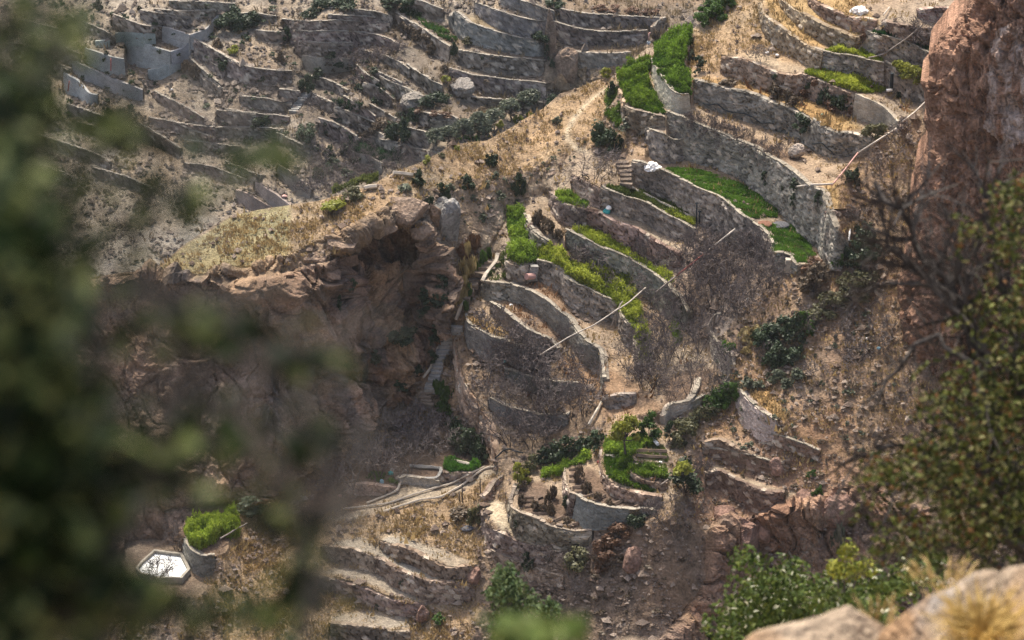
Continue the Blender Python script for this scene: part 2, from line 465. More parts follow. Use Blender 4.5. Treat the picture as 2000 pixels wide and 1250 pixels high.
 ('A', 'a', 'farpale', 0, "smooth earth-coloured wall in the valley, middle of three", "1415,1008,50 1490,1050,68 1560,1095,65 1620,1138,35"),
 ('A', 'a', 'farpale', 0, "smooth earth-coloured wall in the valley, lowest of three", "1310,1055,70 1360,1068,75 1430,1110,65 1505,1152,40"),
 ('A', 'a', 'far', 1, "stone bank half hidden by blurred leaves on the far slope", "770,690,50 860,740,55 1000,830,40"),
 # --- far hill, centre
 ('A', 'b', 'fargrey', 1, "large rounded grey wall left of the dark cleft", "803,100,60 815,72,110 850,88,118 900,130,112 980,160,100 1080,190,92 1180,215,88 1312,240,80"),
 ('A', 'b', 'fargrey', 1, "curved grey wall above the large rounded one by the cleft", "930,20,62 1000,42,72 1080,76,88 1180,106,92 1270,122,90 1352,122,84"),
 ('A', 'b', 'fargrey', 1, "topmost grey wall left of the cleft, below a dark bush", "1070,-10,36 1150,2,52 1230,22,58 1310,52,62 1372,72,50"),
 ('A', 'b', 'far', 1, "upper stone wall right of the dark cleft, below rusty scrub", "1388,52,52 1450,66,66 1560,82,62 1700,92,56 1830,100,52 1955,106,42"),
 ('A', 'b', 'far', 1, "middle stone wall right of the dark cleft, with a bleached ledge on top", "1362,128,70 1450,156,95 1560,176,78 1700,182,72 1890,178,64"),
 ('A', 'b', 'far', 1, "dark stone wall end next to the pink pipe on the far ridge", "1925,160,70 1955,118,62 1990,105,60"),
 ('A', 'b', 'fargrey', 0, "low grey wall above the brown rock face right of the cleft", "1428,262,70 1500,286,78 1600,296,74 1700,296,72 1800,288,60"),
 ('A', 'b', 'far', 1, "upper of the two straight stone walls below the large rounded wall", "838,290,72 920,296,90 1000,312,88 1120,326,85 1310,342,82"),
 ('A', 'b', 'far', 1, "lower of the two straight stone walls below the large rounded wall", "790,388,50 900,416,80 1000,436,84 1150,452,78 1325,472,70"),
 ('A', 'b', 'far', 1, "long wall carrying a brown hedge, beside the far green rows", "488,78,55 540,110,65 600,142,80 660,182,92 720,222,90 792,264,80"),
 ('A', 'b', 'far', 1, "stone wall above the far green rows, at the top of the picture", "556,8,55 620,10,66 700,42,62 755,62,50"),
 ('A', None, 'far', 1, "top long stone wall crossing the middle of the far slope", "550,40,17 600,44,17 650,42,17 690,44,16 720,45,15 760,46,14"),
 ('A', None, 'far', 1, "second long stone wall from the top crossing the far slope", "566,62,20 610,64,20 660,64,20 700,66,20 735,70,20 760,79,20 776,88,18"),
 ('A', None, 'far', 1, "third long stone wall from the top on the far slope", "574,84,20 610,86,22 650,86,22 690,88,16"),
 ('A', None, 'farpale', 0, "pale mud-faced wall at the left end of the stacked stone walls", "590,110,28 620,113,30 655,112,32 690,116,20"),
 ('A', 'b', 'far', 1, "small slanting stone wall on the middle slope, next to a pale stepped bed", "550,362,55 640,422,70 690,455,72 748,482,55"),
 ('A', 'b', 'far', 1, "slanting stone wall below the pale stepped bed", "468,462,52 560,502,66 610,530,66 640,545,50"),
 ('A', 'b', 'far', 1, "slanting stone wall with dark plants at its left end", "310,470,66 360,480,74 420,510,76 482,555,60"),
 ('A', 'b', 'far', 1, "stone wall at the top of the group of slanting terraces", "360,392,46 450,432,52 525,472,46"),
 ('A', 'b', 'far', 1, "second slanting stone wall of the group, below dark shrubs", "272,365,48 330,420,50 400,462,44"),
 ('A', 'b', 'far', 1, "slanting stone wall left of the boulder with a bush on top", "340,580,56 420,622,66 490,665,64"),
 ('A', 'b', 'far', 1, "long slanting stone wall with a dark green bed along its top", "200,540,50 290,590,66 340,625,70 378,655,55"),
 ('A', 'b', 'far', 1, "slanting stone wall below the dark green bed", "150,598,56 260,642,66 330,672,68 385,695,50"),
 ('A', 'b', 'far', 1, "lowest slanting stone wall of the group, above the green valley bed", "58,662,66 150,692,80 230,735,78 290,775,60"),
 ('A', 'b', 'far', 1, "square stone wall between the vine thicket and the olive trees", "538,716,90 580,722,92 640,736,86 682,745,60"),
 ('A', 'b', 'far', 1, "stone wall under the rusty plants, above the olive trees", "598,620,72 700,640,82 790,648,76 830,665,50"),
 ('A', 'b', 'far', 1, "rounded stone wall just behind the sunlit ridge", "495,825,40 540,805,58 600,830,56 700,850,48 745,858,36"),
 ('A', 'b', 'far', 1, "stone wall at the foot of the dark vine thicket", "330,768,46 400,782,56 500,802,55"),
 ('A', 'b', 'farpale', 0, "pale rounded wall below the green valley bed", "235,845,46 330,868,68 420,905,66"),
 ('A', None, 'far', 1, "stone bank at the far left edge, under a dark bush", "20,140,12 50,146,15 95,166,12"),
 ('A', None, 'far', 1, "short stone bank right of the curved tank wall", "398,156,13 416,164,16 434,176,12"),
 ('A', None, 'far', 1, "short dry bank below the brown wall with the bright green bush", "410,124,8 424,131,11 438,142,9"),
 ('A', None, 'far', 1, "blocky stone bank beside the narrow stone stairs", "545,176,18 565,178,24 588,182,22"),
 ('A', None, 'far', 1, "long low ledge above the blurred leaves on the far slope", "360,276,8 400,281,10 468,289,8"),
 ('A', None, 'far', 1, "stone bank left of the three earth-coloured walls", "440,318,10 470,330,14 510,345,12"),
 ('A', None, 'far', 1, "stone bank among blurred leaves, left of the low ledge", "150,240,12 205,256,15 262,286,12"),
 ('A', None, 'far', 1, "stone wall at the top left corner of the far slope", "20,40,12 70,48,14 120,62,12"),
 ('A', None, 'far', 1, "stone wall above the short wall with the dark bush", "470,190,12 520,196,15 570,204,12"),
 ('A', None, 'far', 1, "stone wall right of the dark bushes above the tanks", "300,20,12 360,24,14 420,22,12"),
 ('A', None, 'far', 1, "middle left, third stone bank down from the tanks, among blurred leaves", "180,330,12 240,345,15 300,372,12"),
 ('A', None, 'far', 1, "stone bank high at the left, right of the top left corner wall", "130,30,11 180,52,14 225,72,11"),
 ('A', None, 'far', 1, "stone bank below the top left corner wall", "10,85,12 60,95,14 110,112,11"),
 ('A', None, 'far', 1, "dry stone bank over the far slope, left of the topmost long wall", "440,30,10 490,28,12 540,34,10"),
 ('A', None, 'far', 1, "stone bank left of the second long wall from the top", "500,62,12 530,66,14 560,64,10"),
 ('A', None, 'far', 1, "stone wall under the blurred sprig at upper centre-left", "360,320,9 420,330,13 480,352,9"),
 ('A', None, 'far', 1, "broken stone bank below the loose bank by the tanks", "300,180,12 350,205,15 400,235,12"),
 ('A', None, 'far', 1, "second broken stone bank below the loose bank by the tanks", "330,235,12 370,255,14 420,272,10"),
 ('A', None, 'far', 1, "stone bank between the low ledge and the valley bushes", "540,262,12 570,276,14 605,290,11"),
 ('A', None, 'far', 1, "short stone wall right of the narrow stone stairs", "610,188,13 640,200,16 668,212,12"),
 ('A', None, 'far', 1, "short stone wall below the pale mud-faced wall", "600,150,12 640,160,15 680,178,12"),
 ('A', None, 'far', 1, "short slanting wall right of the leafless far trees", "740,150,12 770,165,16 800,178,12"),
 ('A', None, 'far', 1, "long low wall below the lower straight stone wall", "900,190,10 960,196,13 1030,200,13 1060,203,10"),
 ('A', None, 'far', 1, "little stone wall left of the vine thicket", "700,245,12 725,255,15 752,268,12"),
 ('A', None, 'far', 1, "stone wall at the very top between the dark bushes", "690,22,10 730,26,13 765,34,10"),
 ('A', None, 'far', 1, "stone wall above the hedge wall near the top", "640,32,8 690,33,10 735,36,8"),
 ('A', None, 'far', 1, "long stone bank at the left edge, level with the lowest concrete wall", "0,205,13 40,214,15 80,228,15 115,246,11"),
 ('A', None, 'far', 1, "stone bank under the lowest concrete wall, among blurred leaves", "130,205,11 180,222,14 230,240,14 270,250,10"),
 ('A', None, 'far', 1, "stone bank above the low ledge, right of the blurred leaves", "290,232,11 330,240,13 380,248,13 420,250,9"),
 ('A', None, 'far', 1, "thin stone bank left of the narrow stone stairs", "440,215,10 480,222,12 530,228,12 565,232,9"),
 ('A', None, 'far', 1, "stone bank at the left edge, lowest of all in view", "0,300,14 50,315,16 110,335,16 150,352,12"),
 ('A', None, 'far', 1, "stone bank under the yellow-green blur at the left", "60,262,12 120,280,14 180,300,14 215,318,10"),
 ('A', None, 'far', 1, "long thin wall between the third long wall and the hedge wall", "700,100,9 740,108,12 775,122,12 800,138,9"),
 ('A', None, 'far', 1, "low stone wall across the far terrace left of the olive trees", "840,238,9 880,240,12 930,236,11 960,232,8"),
 ('A', None, 'far', 1, "stone wall at the top, right above the concrete parapet", "330,4,11 400,6,13 460,10,12"),
 ('B', None, 'plaster', 1, "low mud wall in the leafless thicket, upper one", "985,722,14 1030,738,22 1080,750,24 1130,752,16"),
 ('B', None, 'plaster', 1, "low mud wall in the leafless thicket, lower one", "955,782,14 1000,802,22 1060,815,24 1110,812,16"),
 ('B', None, 'red', 1, "low reddish bank right of the round garden, upper one", "1385,878,10 1420,884,16 1470,894,18 1515,908,12"),
 ('B', None, 'red', 1, "low reddish bank below the pale winding wall on the right slope", "1470,842,8 1510,852,14 1560,868,14 1600,884,9"),
 ('B', None, 'brown', 1, "lowest brown bank at the bottom, right of the lower spur", "960,1080,10 1010,1100,18 1060,1118,18 1100,1130,10"),
]

# ------------------------------------------------------------------ patches of ground: (layer, kind, polygon)
# kind -> (albedo 1, albedo 2, steepness 0 flat .. 1 vertical, relief in metres)
KINDS = {
 'soil':   ((0.174, 0.123, 0.081), (0.275, 0.203, 0.137), .62, .22),
 'dry':    ((0.195, 0.135, 0.081), (0.309, 0.225, 0.139), .42, .24),
 'olive':  ((0.180, 0.146, 0.073), (0.270, 0.224, 0.124), .28, .2),
 'path':   ((0.320, 0.267, 0.189), (0.383, 0.325, 0.234), .18, .04),
 'rocky':  ((0.190, 0.132, 0.085), (0.300, 0.233, 0.161), .74, .45),
 'cliff':  ((.150, .102, .072), (.285, .198, .142), .96, 1.6),
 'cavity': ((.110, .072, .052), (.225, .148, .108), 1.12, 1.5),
 'shore':  ((.105, .078, .056), (.180, .138, .100), .06, .05),
 'backcliff': ((.140, .096, .068), (.270, .188, .136), .76, 1.3),  # leaned back, shaped so the sun reaches the pond and cane
 'lip':    ((0.185, 0.134, 0.089), (0.290, 0.214, 0.144), .86, .80),
 'flat':   ((0.200, 0.147, 0.100), (0.290, 0.223, 0.156), .10, .05),
 'straw':  ((0.218, 0.142, 0.065), (0.312, 0.213, 0.102), .08, .05),
 'rust':   ((.155, .105, .068), (.250, .172, .112), .10, .08),
 'bed':    ((0.085, 0.058, 0.042), (0.135, 0.094, 0.066), .04, .04),
 'green':  ((.045, .060, .022), (.075, .090, .030), .05, .03),
 'grove':  ((0.120, 0.086, 0.059), (0.210, 0.152, 0.102), .46, .16),
 'rubble': ((0.150, 0.111, 0.085), (0.279, 0.223, 0.175), .50, .22),
 'slope':  ((0.174, 0.113, 0.075), (0.290, 0.203, 0.129), .60, .22),
 'red':    ((0.165, 0.099, 0.068), (0.285, 0.187, 0.130), .86, 1.3),
 'redsoil': ((0.150, 0.094, 0.065), (0.250, 0.169, 0.116), .58, .26),
 'brown':  ((0.124, 0.090, 0.064), (0.230, 0.168, 0.121), .70, .40),
 'level':  ((0.220, 0.179, 0.129), (0.290, 0.241, 0.180), .10, .03),
 'far':    ((0.170, 0.137, 0.102), (0.285, 0.238, 0.180), .40, .25),
 'farrock': ((0.156, 0.116, 0.078), (0.246, 0.200, 0.139), .92, .55),
 'farflat': ((0.122, 0.094, 0.068), (0.168, 0.134, 0.099), .10, .08),
 'fardry': ((0.141, 0.107, 0.066), (0.192, 0.153, 0.099), .12, .08),
 'fargreen': ((.030, .048, .024), (.050, .075, .034), .10, .06),
 'scree':  ((0.098, 0.080, 0.062), (0.154, 0.129, 0.104), .55, .30),
}
def P_(s, t=None): return pts(s, t)
PATCHES = [
 # ridge
 ('B', 'dry', P_("600,393 700,365 830,316 1061,209 1200,140 1196,200 1160,250 1180,285 1110,300 1010,345 900,350 830,385 740,425 640,470 560,505 470,520 330,545 300,525 460,415")),
 ('B', 'olive', P_("300,530 360,480 460,415 560,398 570,430 565,500 480,520 400,535")),
 ('B', 'dry', P_("640,385 740,350 860,300 1000,245 1150,165 1200,140 1190,200 1130,260 1000,330 880,350 800,390 700,405")),
 ('B', 'rocky', P_("850,380 1000,345 1100,300 1180,300 1230,330 1110,370 1060,380 985,430 960,480 910,520 880,560 860,480 845,420")),
 ('B', 'path', P_("1186,165 1195,172 1150,205 1122,235 1112,255 1112,270 1124,282 1118,287 1104,272 1103,255 1112,232 1140,205")),
 ('B', 'path', P_("1120,282 1160,300 1215,306 1212,312 1160,308 1118,290")),
 # left cliff
 ('B', 'cliff', P_("-260,600 300,530 400,538 560,515 640,490 700,455 780,435 835,445 860,500 885,540 893,600 870,660 835,720 790,760 740,800 700,850 640,900 540,960 470,1005 380,1050 300,1075 -260,1110")),
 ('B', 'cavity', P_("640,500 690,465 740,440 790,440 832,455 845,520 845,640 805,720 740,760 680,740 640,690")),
 ('B', 'lip', P_("560,500 650,462 720,425 770,398 830,392 840,440 790,445 730,450 690,475 640,505 570,530 480,545 400,545 410,525 480,520")),
 ('B', 'backcliff', P_("-260,590 300,545 400,545 480,560 500,700 520,960 470,1005 380,1050 300,1075 -260,1110")),
 ('B', 'shore', P_("235,1055 300,1050 365,1075 420,1110 400,1165 240,1165")),
 ('B', 'bed', P_("360,1010 400,985 470,985 470,1010 465,1076 400,1085 365,1060")),
 # terraces
 ('B', 'flat', P_("1200,140 1216,130 1290,82 1360,40 1440,-150 1950,-150 1905,20 1830,95 1815,200 1745,250 1690,290 1640,340 1660,480 1640,520 1560,525 1420,600 1405,700 1360,780 1290,800 1180,800 1060,880 975,900 935,780 915,690 905,640 915,600 938,540 985,480 985,410 1080,370 1110,300 1180,300 1235,300 1250,230 1205,200")),
 ('B', 'dry', P_("1345,75 1380,30 1440,-150 1560,-150 1600,60 1620,100 1570,130 1420,115 1400,140 1345,135")),
 ('B', 'straw', P_("1480,-20 1560,-20 1690,70 1600,95 1520,60")),
 ('B', 'straw', P_("1560,-20 1640,-30 1720,45 1680,70 1600,20")),
 ('B', 'level', P_("1415,105 1480,100 1570,130 1570,145 1500,130 1410,112")),
 ('B', 'straw', P_("1355,150 1500,165 1600,200 1690,250 1640,260 1500,190 1380,165")),
 ('B', 'bed', P_("1305,220 1350,225 1480,275 1560,300 1590,325 1530,315 1430,270 1330,232")),
 ('B', 'flat', P_("1560,310 1640,310 1640,350 1600,370 1560,340")),
 ('B', 'straw', P_("1610,355 1690,360 1690,410 1615,408")),
 ('B', 'bed', P_("1240,305 1290,322 1300,335 1245,318")),
 ('B', 'level', P_("1148,408 1200,408 1340,485 1330,510 1220,450 1150,420")),
 ('B', 'rubble', P_("1340,470 1420,440 1500,500 1560,520 1560,600 1430,640 1390,690 1340,640 1310,560 1290,520")),
 ('B', 'rust', P_("1000,560 1060,540 1105,550 1110,600 1130,630 1080,610 1030,580")),
 ('B', 'rust', P_("965,580 1000,575 1060,620 1110,670 1060,660 1000,615")),
 ('B', 'straw', P_("910,615 960,630 1050,665 1070,690 990,675 930,640")),
 ('B', 'grove', P_("880,650 960,680 1060,710 1170,720 1180,800 1130,850 1060,880 975,900 940,800 905,720")),
 ('B', 'rust', P_("1060,690 1160,700 1260,760 1300,800 1180,830 1170,760")),
 ('B', 'bed', P_("1290,740 1350,720 1400,720 1370,770 1300,800")),
 # right slope
 ('B', 'slope', P_("1640,340 1690,290 1745,250 1840,240 1900,700 1750,960 1650,960 1560,960 1500,900 1400,960 1360,1000 1330,960 1380,880 1380,820 1440,770 1400,700 1430,620 1560,520 1640,520")),
 ('B', 'straw', P_("1446,762 1500,758 1530,800 1535,828 1495,812 1460,785")),
 ('B', 'redsoil', P_("1360,870 1500,850 1650,900 1740,960 1600,990 1480,1010 1390,1030 1340,1010")),
 ('B', 'path', P_("1395,910 1440,925 1520,955 1560,965 1540,970 1440,945 1390,925")),
 # lower right outcrop
 ('B', 'red', P_("1280,1260 1350,1180 1380,1130 1370,1050 1400,1025 1480,1005 1560,975 1640,950 1700,950 1800,1000 1800,1400 1200,1400")),
 # lower gardens
 ('B', 'flat', P_("1000,940 1050,920 1150,880 1200,810 1330,830 1340,960 1300,1020 1120,1025 1000,1010 985,960")),
 ('B', 'bed', P_("1000,945 1060,940 1110,985 1150,1020 1100,1015 1020,1000")),
 ('B', 'bed', P_("1110,915 1160,915 1190,960 1290,985 1280,1000 1180,985 1125,965")),
 ('B', 'brown', P_("970,1035 1100,1060 1170,1040 1300,1015 1380,1040 1380,1130 1330,1200 1260,1290 900,1290 930,1200 960,1120")),
 ('B', 'path', P_("938,975 985,982 1000,1020 1060,1050 1080,1068 1040,1062 985,1035 960,1010")),
 # spur
 ('B', 'dry', P_("460,1020 560,1005 640,1005 760,985 960,905 990,930 960,970 940,1000 975,1060 900,1130 940,1180 900,1300 440,1300 430,1120")),
 ('B', 'level', P_("640,1010 720,985 790,940 860,960 960,905 975,920 900,960 800,985 700,1010 640,1020")),
 ('B', 'level', P_("650,1060 700,1050 760,1080 860,1120 880,1140 800,1120 720,1080 650,1080")),
 ('B', 'level', P_("660,1200 720,1190 800,1205 790,1225 660,1215")),
 ('B', 'level', P_("300,742 400,748 500,792 600,832 700,862 770,882 805,928 680,922 580,882 480,842 400,778", 'k')),
 ('B', 'level', P_("60,880 200,850 380,862 480,922 600,988 645,1042 500,1008 400,968 310,928 200,895", 'k')),
 ('B', 'level', P_("130,1130 300,1105 450,1128 575,1182 450,1190 300,1176 150,1156", 'k')),
 ('B', 'level', P_("400,692 450,668 560,688 700,742 880,802 930,825 800,845 700,805 500,722", 'k')),
 ('B', 'level', P_("225,322 300,285 420,330 520,380 660,410 660,436 540,420 420,375 300,312", 'j')),
 ('B', 'level', P_("205,160 300,120 400,150 480,190 400,190 300,146", 'j')),
 # orchard
 ('B', 'bed', P_("600,990 650,920 760,880 860,860 930,870 960,905 870,930 790,945 720,985 640,1005 560,1005")),
 ('B', 'soil', P_("700,850 800,760 850,690 885,640 905,720 960,830 965,890 930,870 860,860 760,870")),
 ('B', 'level', P_("790,938 870,935 960,905 870,955 800,975 720,988")),
 # far hill
 ('A', 'scree', P_("-200,260 0,260 120,300 160,400 0,420 -200,420")),
 ('A', 'farflat', P_("540,30 800,40 900,60 1060,60 1062,170 900,240 780,290 700,300 640,240 560,230 560,130")),
 ('A', 'fardry', P_("890,20 960,40 990,62 1050,75 1040,85 960,62 900,40")),
 ('A', 'farflat', P_("1080,-20 1400,-20 1300,90 1230,120 1085,110")),
 ('A', 'farrock', P_("1068,58 1090,52 1100,100 1088,178 1064,178 1072,120")),
 ('A', 'farrock', P_("1085,110 1120,118 1220,125 1200,170 1085,185")),
 ('A', 'farflat', P_("380,70 470,100 570,135 560,160 440,135 380,100")),
 ('A', 'farflat', P_("165,95 230,80 380,70 360,120 280,150 180,190 130,160 120,140")),
 ('A', 'scree', P_("380,130 480,140 590,170 560,230 440,210")),
 ('A', 'fargreen', P_("675,280 720,280 800,310 780,320 700,300")),
 ('A', 'farflat', P_("270,270 350,290 345,305 280,290")),
]
RIDGE = pts("-260,640 0,560 150,545 310,522 352,483 412,444 457,420 528,405 600,394 640,387 709,369 735,362 741,353 767,339 806,323 825,316 860,298 880,281 950,275 966,267 1005,243 1033,225 1061,211 1093,183 1128,172 1163,158 1198,148 1216,132 1240,112 1262,94 1284,90 1293,79 1312,72 1354,56 1372,44 1420,6 1440,-60 1470,-140 2300,-140")
# ------------------------------------------------------------------ the lie of the land
STYLES = {  # wall facing: stone colours (dark, light), joint depth, coping colour
 'tan':     ((.190, .132, .090), (.420, .320, .235), 1.0),
 'brown':   ((.130, .096, .074), (.360, .285, .225), 1.0),
 'red':     ((.165, .108, .082), (.290, .205, .160), 1.0),
 'grey':    ((.125, .112, .092), (.370, .330, .270), .95),
 'plaster': ((.140, .128, .108), (.275, .253, .215), .55),
 'slate':   ((.155, .160, .152), (.270, .275, .260), .45),
 'pale':    ((.330, .290, .235), (.430, .380, .310), .40),
 'far':     ((.105, .084, .068), (.345, .285, .230), 1.0),
 'fargrey': ((.150, .140, .120), (.330, .310, .270), .8),
 'farpale': ((.260, .225, .185), (.330, .290, .240), .35),
 'concrete': ((.270, .270, .250), (.390, .390, .365), .0),
}
GX0, GX1, GY0, GY1, GS = -240, 2280, -140, 1380, 4

def wall_lines(layer):
    out = []
    for w in WALLS:
        if w[0] != layer:
            continue
        out.append((w, catmull(pts(w[5], w[1]), 1.0)))
    return out

def raster(lines, pad_top=0, pad_bot=0, res=2):
    M = np.zeros(((GY1 - GY0) // res, (GX1 - GX0) // res), bool)
    for w, L in lines:
        for x, y, h in L:
            i = int((x - GX0) / res)
            j0, j1 = int((y - pad_top - GY0) / res), int(math.ceil((y + h + pad_bot - GY0) / res))
            if 0 <= i < M.shape[1]:
                M[max(j0, 0):max(j1, 0), i] = True
    return M

def solve_heights(layer, mpp, default, anchor, level=((16, 500), (8, 350), (4, 350))):
    """height of every patch of ground: flat terraces stay level, walls drop straight, slopes fall at their own angle"""
    lines = wall_lines(layer)
    M = raster(lines)
    z = None
    for gs, iters in level:
        nx, ny = (GX1 - GX0) // gs, (GY1 - GY0) // gs
        X, Y = np.meshgrid(GX0 + (np.arange(nx) + .5) * gs, GY0 + (np.arange(ny) + .5) * gs)
        s = np.full((ny, nx), KINDS[default][2])
        for lay, kind, poly in PATCHES:
            if lay == layer:
                s[in_poly(X, Y, poly)] = KINDS[kind][2]
        k = gs // 2
        fw = M[:ny * k, :nx * k].reshape(ny, k, nx, k).mean((1, 3))
        steep = fw * 1.11 + (1 - fw) * s
        flat = (1 - fw) * np.clip(1 - s / .3, 0, 1)
        gy = -(steep[1:] + steep[:-1]) / 2 * mpp * gs
        wy = 0.6 + 1.5 * np.maximum(np.minimum(flat[1:], flat[:-1]), np.minimum(fw[1:], fw[:-1]))
        wx = 0.05 + 1.2 * np.minimum(flat[:, 1:], flat[:, :-1])
        wx *= np.where(np.maximum(fw[:, 1:], fw[:, :-1]) > .3, .1, 1)
        def op(v):
            r = 1e-7 * v
            d = wy * (v[1:] - v[:-1]); r[1:] += d; r[:-1] -= d
            d = wx * (v[:, 1:] - v[:, :-1]); r[:, 1:] += d; r[:, :-1] -= d
            return r
        b = np.zeros((ny, nx))
        d = wy * gy; b[1:] += d; b[:-1] -= d
        if z is None:
            v = np.tile((-(np.arange(ny) * gs * mpp * .5))[:, None], (1, nx))
        else:
            f = z.shape[0] * 1.0 / ny
            jj = np.clip((np.arange(ny) + .5) * z.shape[0] / ny - .5, 0, z.shape[0] - 1.001)
            ii = np.clip((np.arange(nx) + .5) * z.shape[1] / nx - .5, 0, z.shape[1] - 1.001)
            j0, i0 = jj.astype(int), ii.astype(int)
            tj, ti = (jj - j0)[:, None], (ii - i0)[None]
            v = (z[j0][:, i0] * (1 - tj) * (1 - ti) + z[j0 + 1][:, i0] * tj * (1 - ti)
                 + z[j0][:, i0 + 1] * (1 - tj) * ti + z[j0 + 1][:, i0 + 1] * tj * ti)
        r = b - op(v)
        D = np.full((ny, nx), 1e-7)
        D[1:] += wy; D[:-1] += wy; D[:, 1:] += wx; D[:, :-1] += wx
        q = r / D; p = q.copy(); rq = (r * q).sum()
        for it in range(iters):
            Ap = op(p)
            al = rq / (p * Ap).sum()
            v = v + al * p
            r = r - al * Ap
            q = r / D
            rq2 = (r * q).sum()
            p = q + (rq2 / rq) * p
            rq = rq2
        z = v
    ax, ay, dist = anchor
    z0 = rays(ax, ay)
    z0 = z0 / np.linalg.norm(z0) * dist
    j, i = int((ay - GY0) / GS), int((ax - GX0) / GS)
    return z + (z0[2] - z[j, i]), lines, M

class Layer:
    def __init__(self, name, mpp, default, anchor):
        self.name, self.default = name, default
        self.Z, self.lines, self.M = solve_heights(name, mpp, default, anchor)
    def z(self, px, py):
        px = np.asarray(px, float); py = np.asarray(py, float)
        i = np.clip((px - GX0) / GS - .5, 0, self.Z.shape[1] - 1.001)
        j = np.clip((py - GY0) / GS - .5, 0, self.Z.shape[0] - 1.001)
        i0, j0 = i.astype(int), j.astype(int)
        ti, tj = i - i0, j - j0
        Z = self.Z
        return (Z[j0, i0] * (1 - ti) * (1 - tj) + Z[j0, i0 + 1] * ti * (1 - tj) + Z[j0 + 1, i0] * (1 - ti) * tj + Z[j0 + 1, i0 + 1] * ti * tj)
    def at(self, px, py):
        return at_z(px, py, self.z(px, py))

LB = Layer('B', .0347, 'soil', (1300, 500, 260.0))
LA = Layer('A', .0480, 'far', (760, 330, 372.0))

M_GROUND = ground_mat("ground_soil", 1.3, 7.0, .55, .5)
M_FAR = ground_mat("far_ground_soil", 1.0, 5.0, .55, .5)
M_ROCK = ground_mat("cliff_rock", .9, 5.0, .60, .7)
M_WALL = ground_mat("wall_stone", 2.0, 12.0, .35, .35)

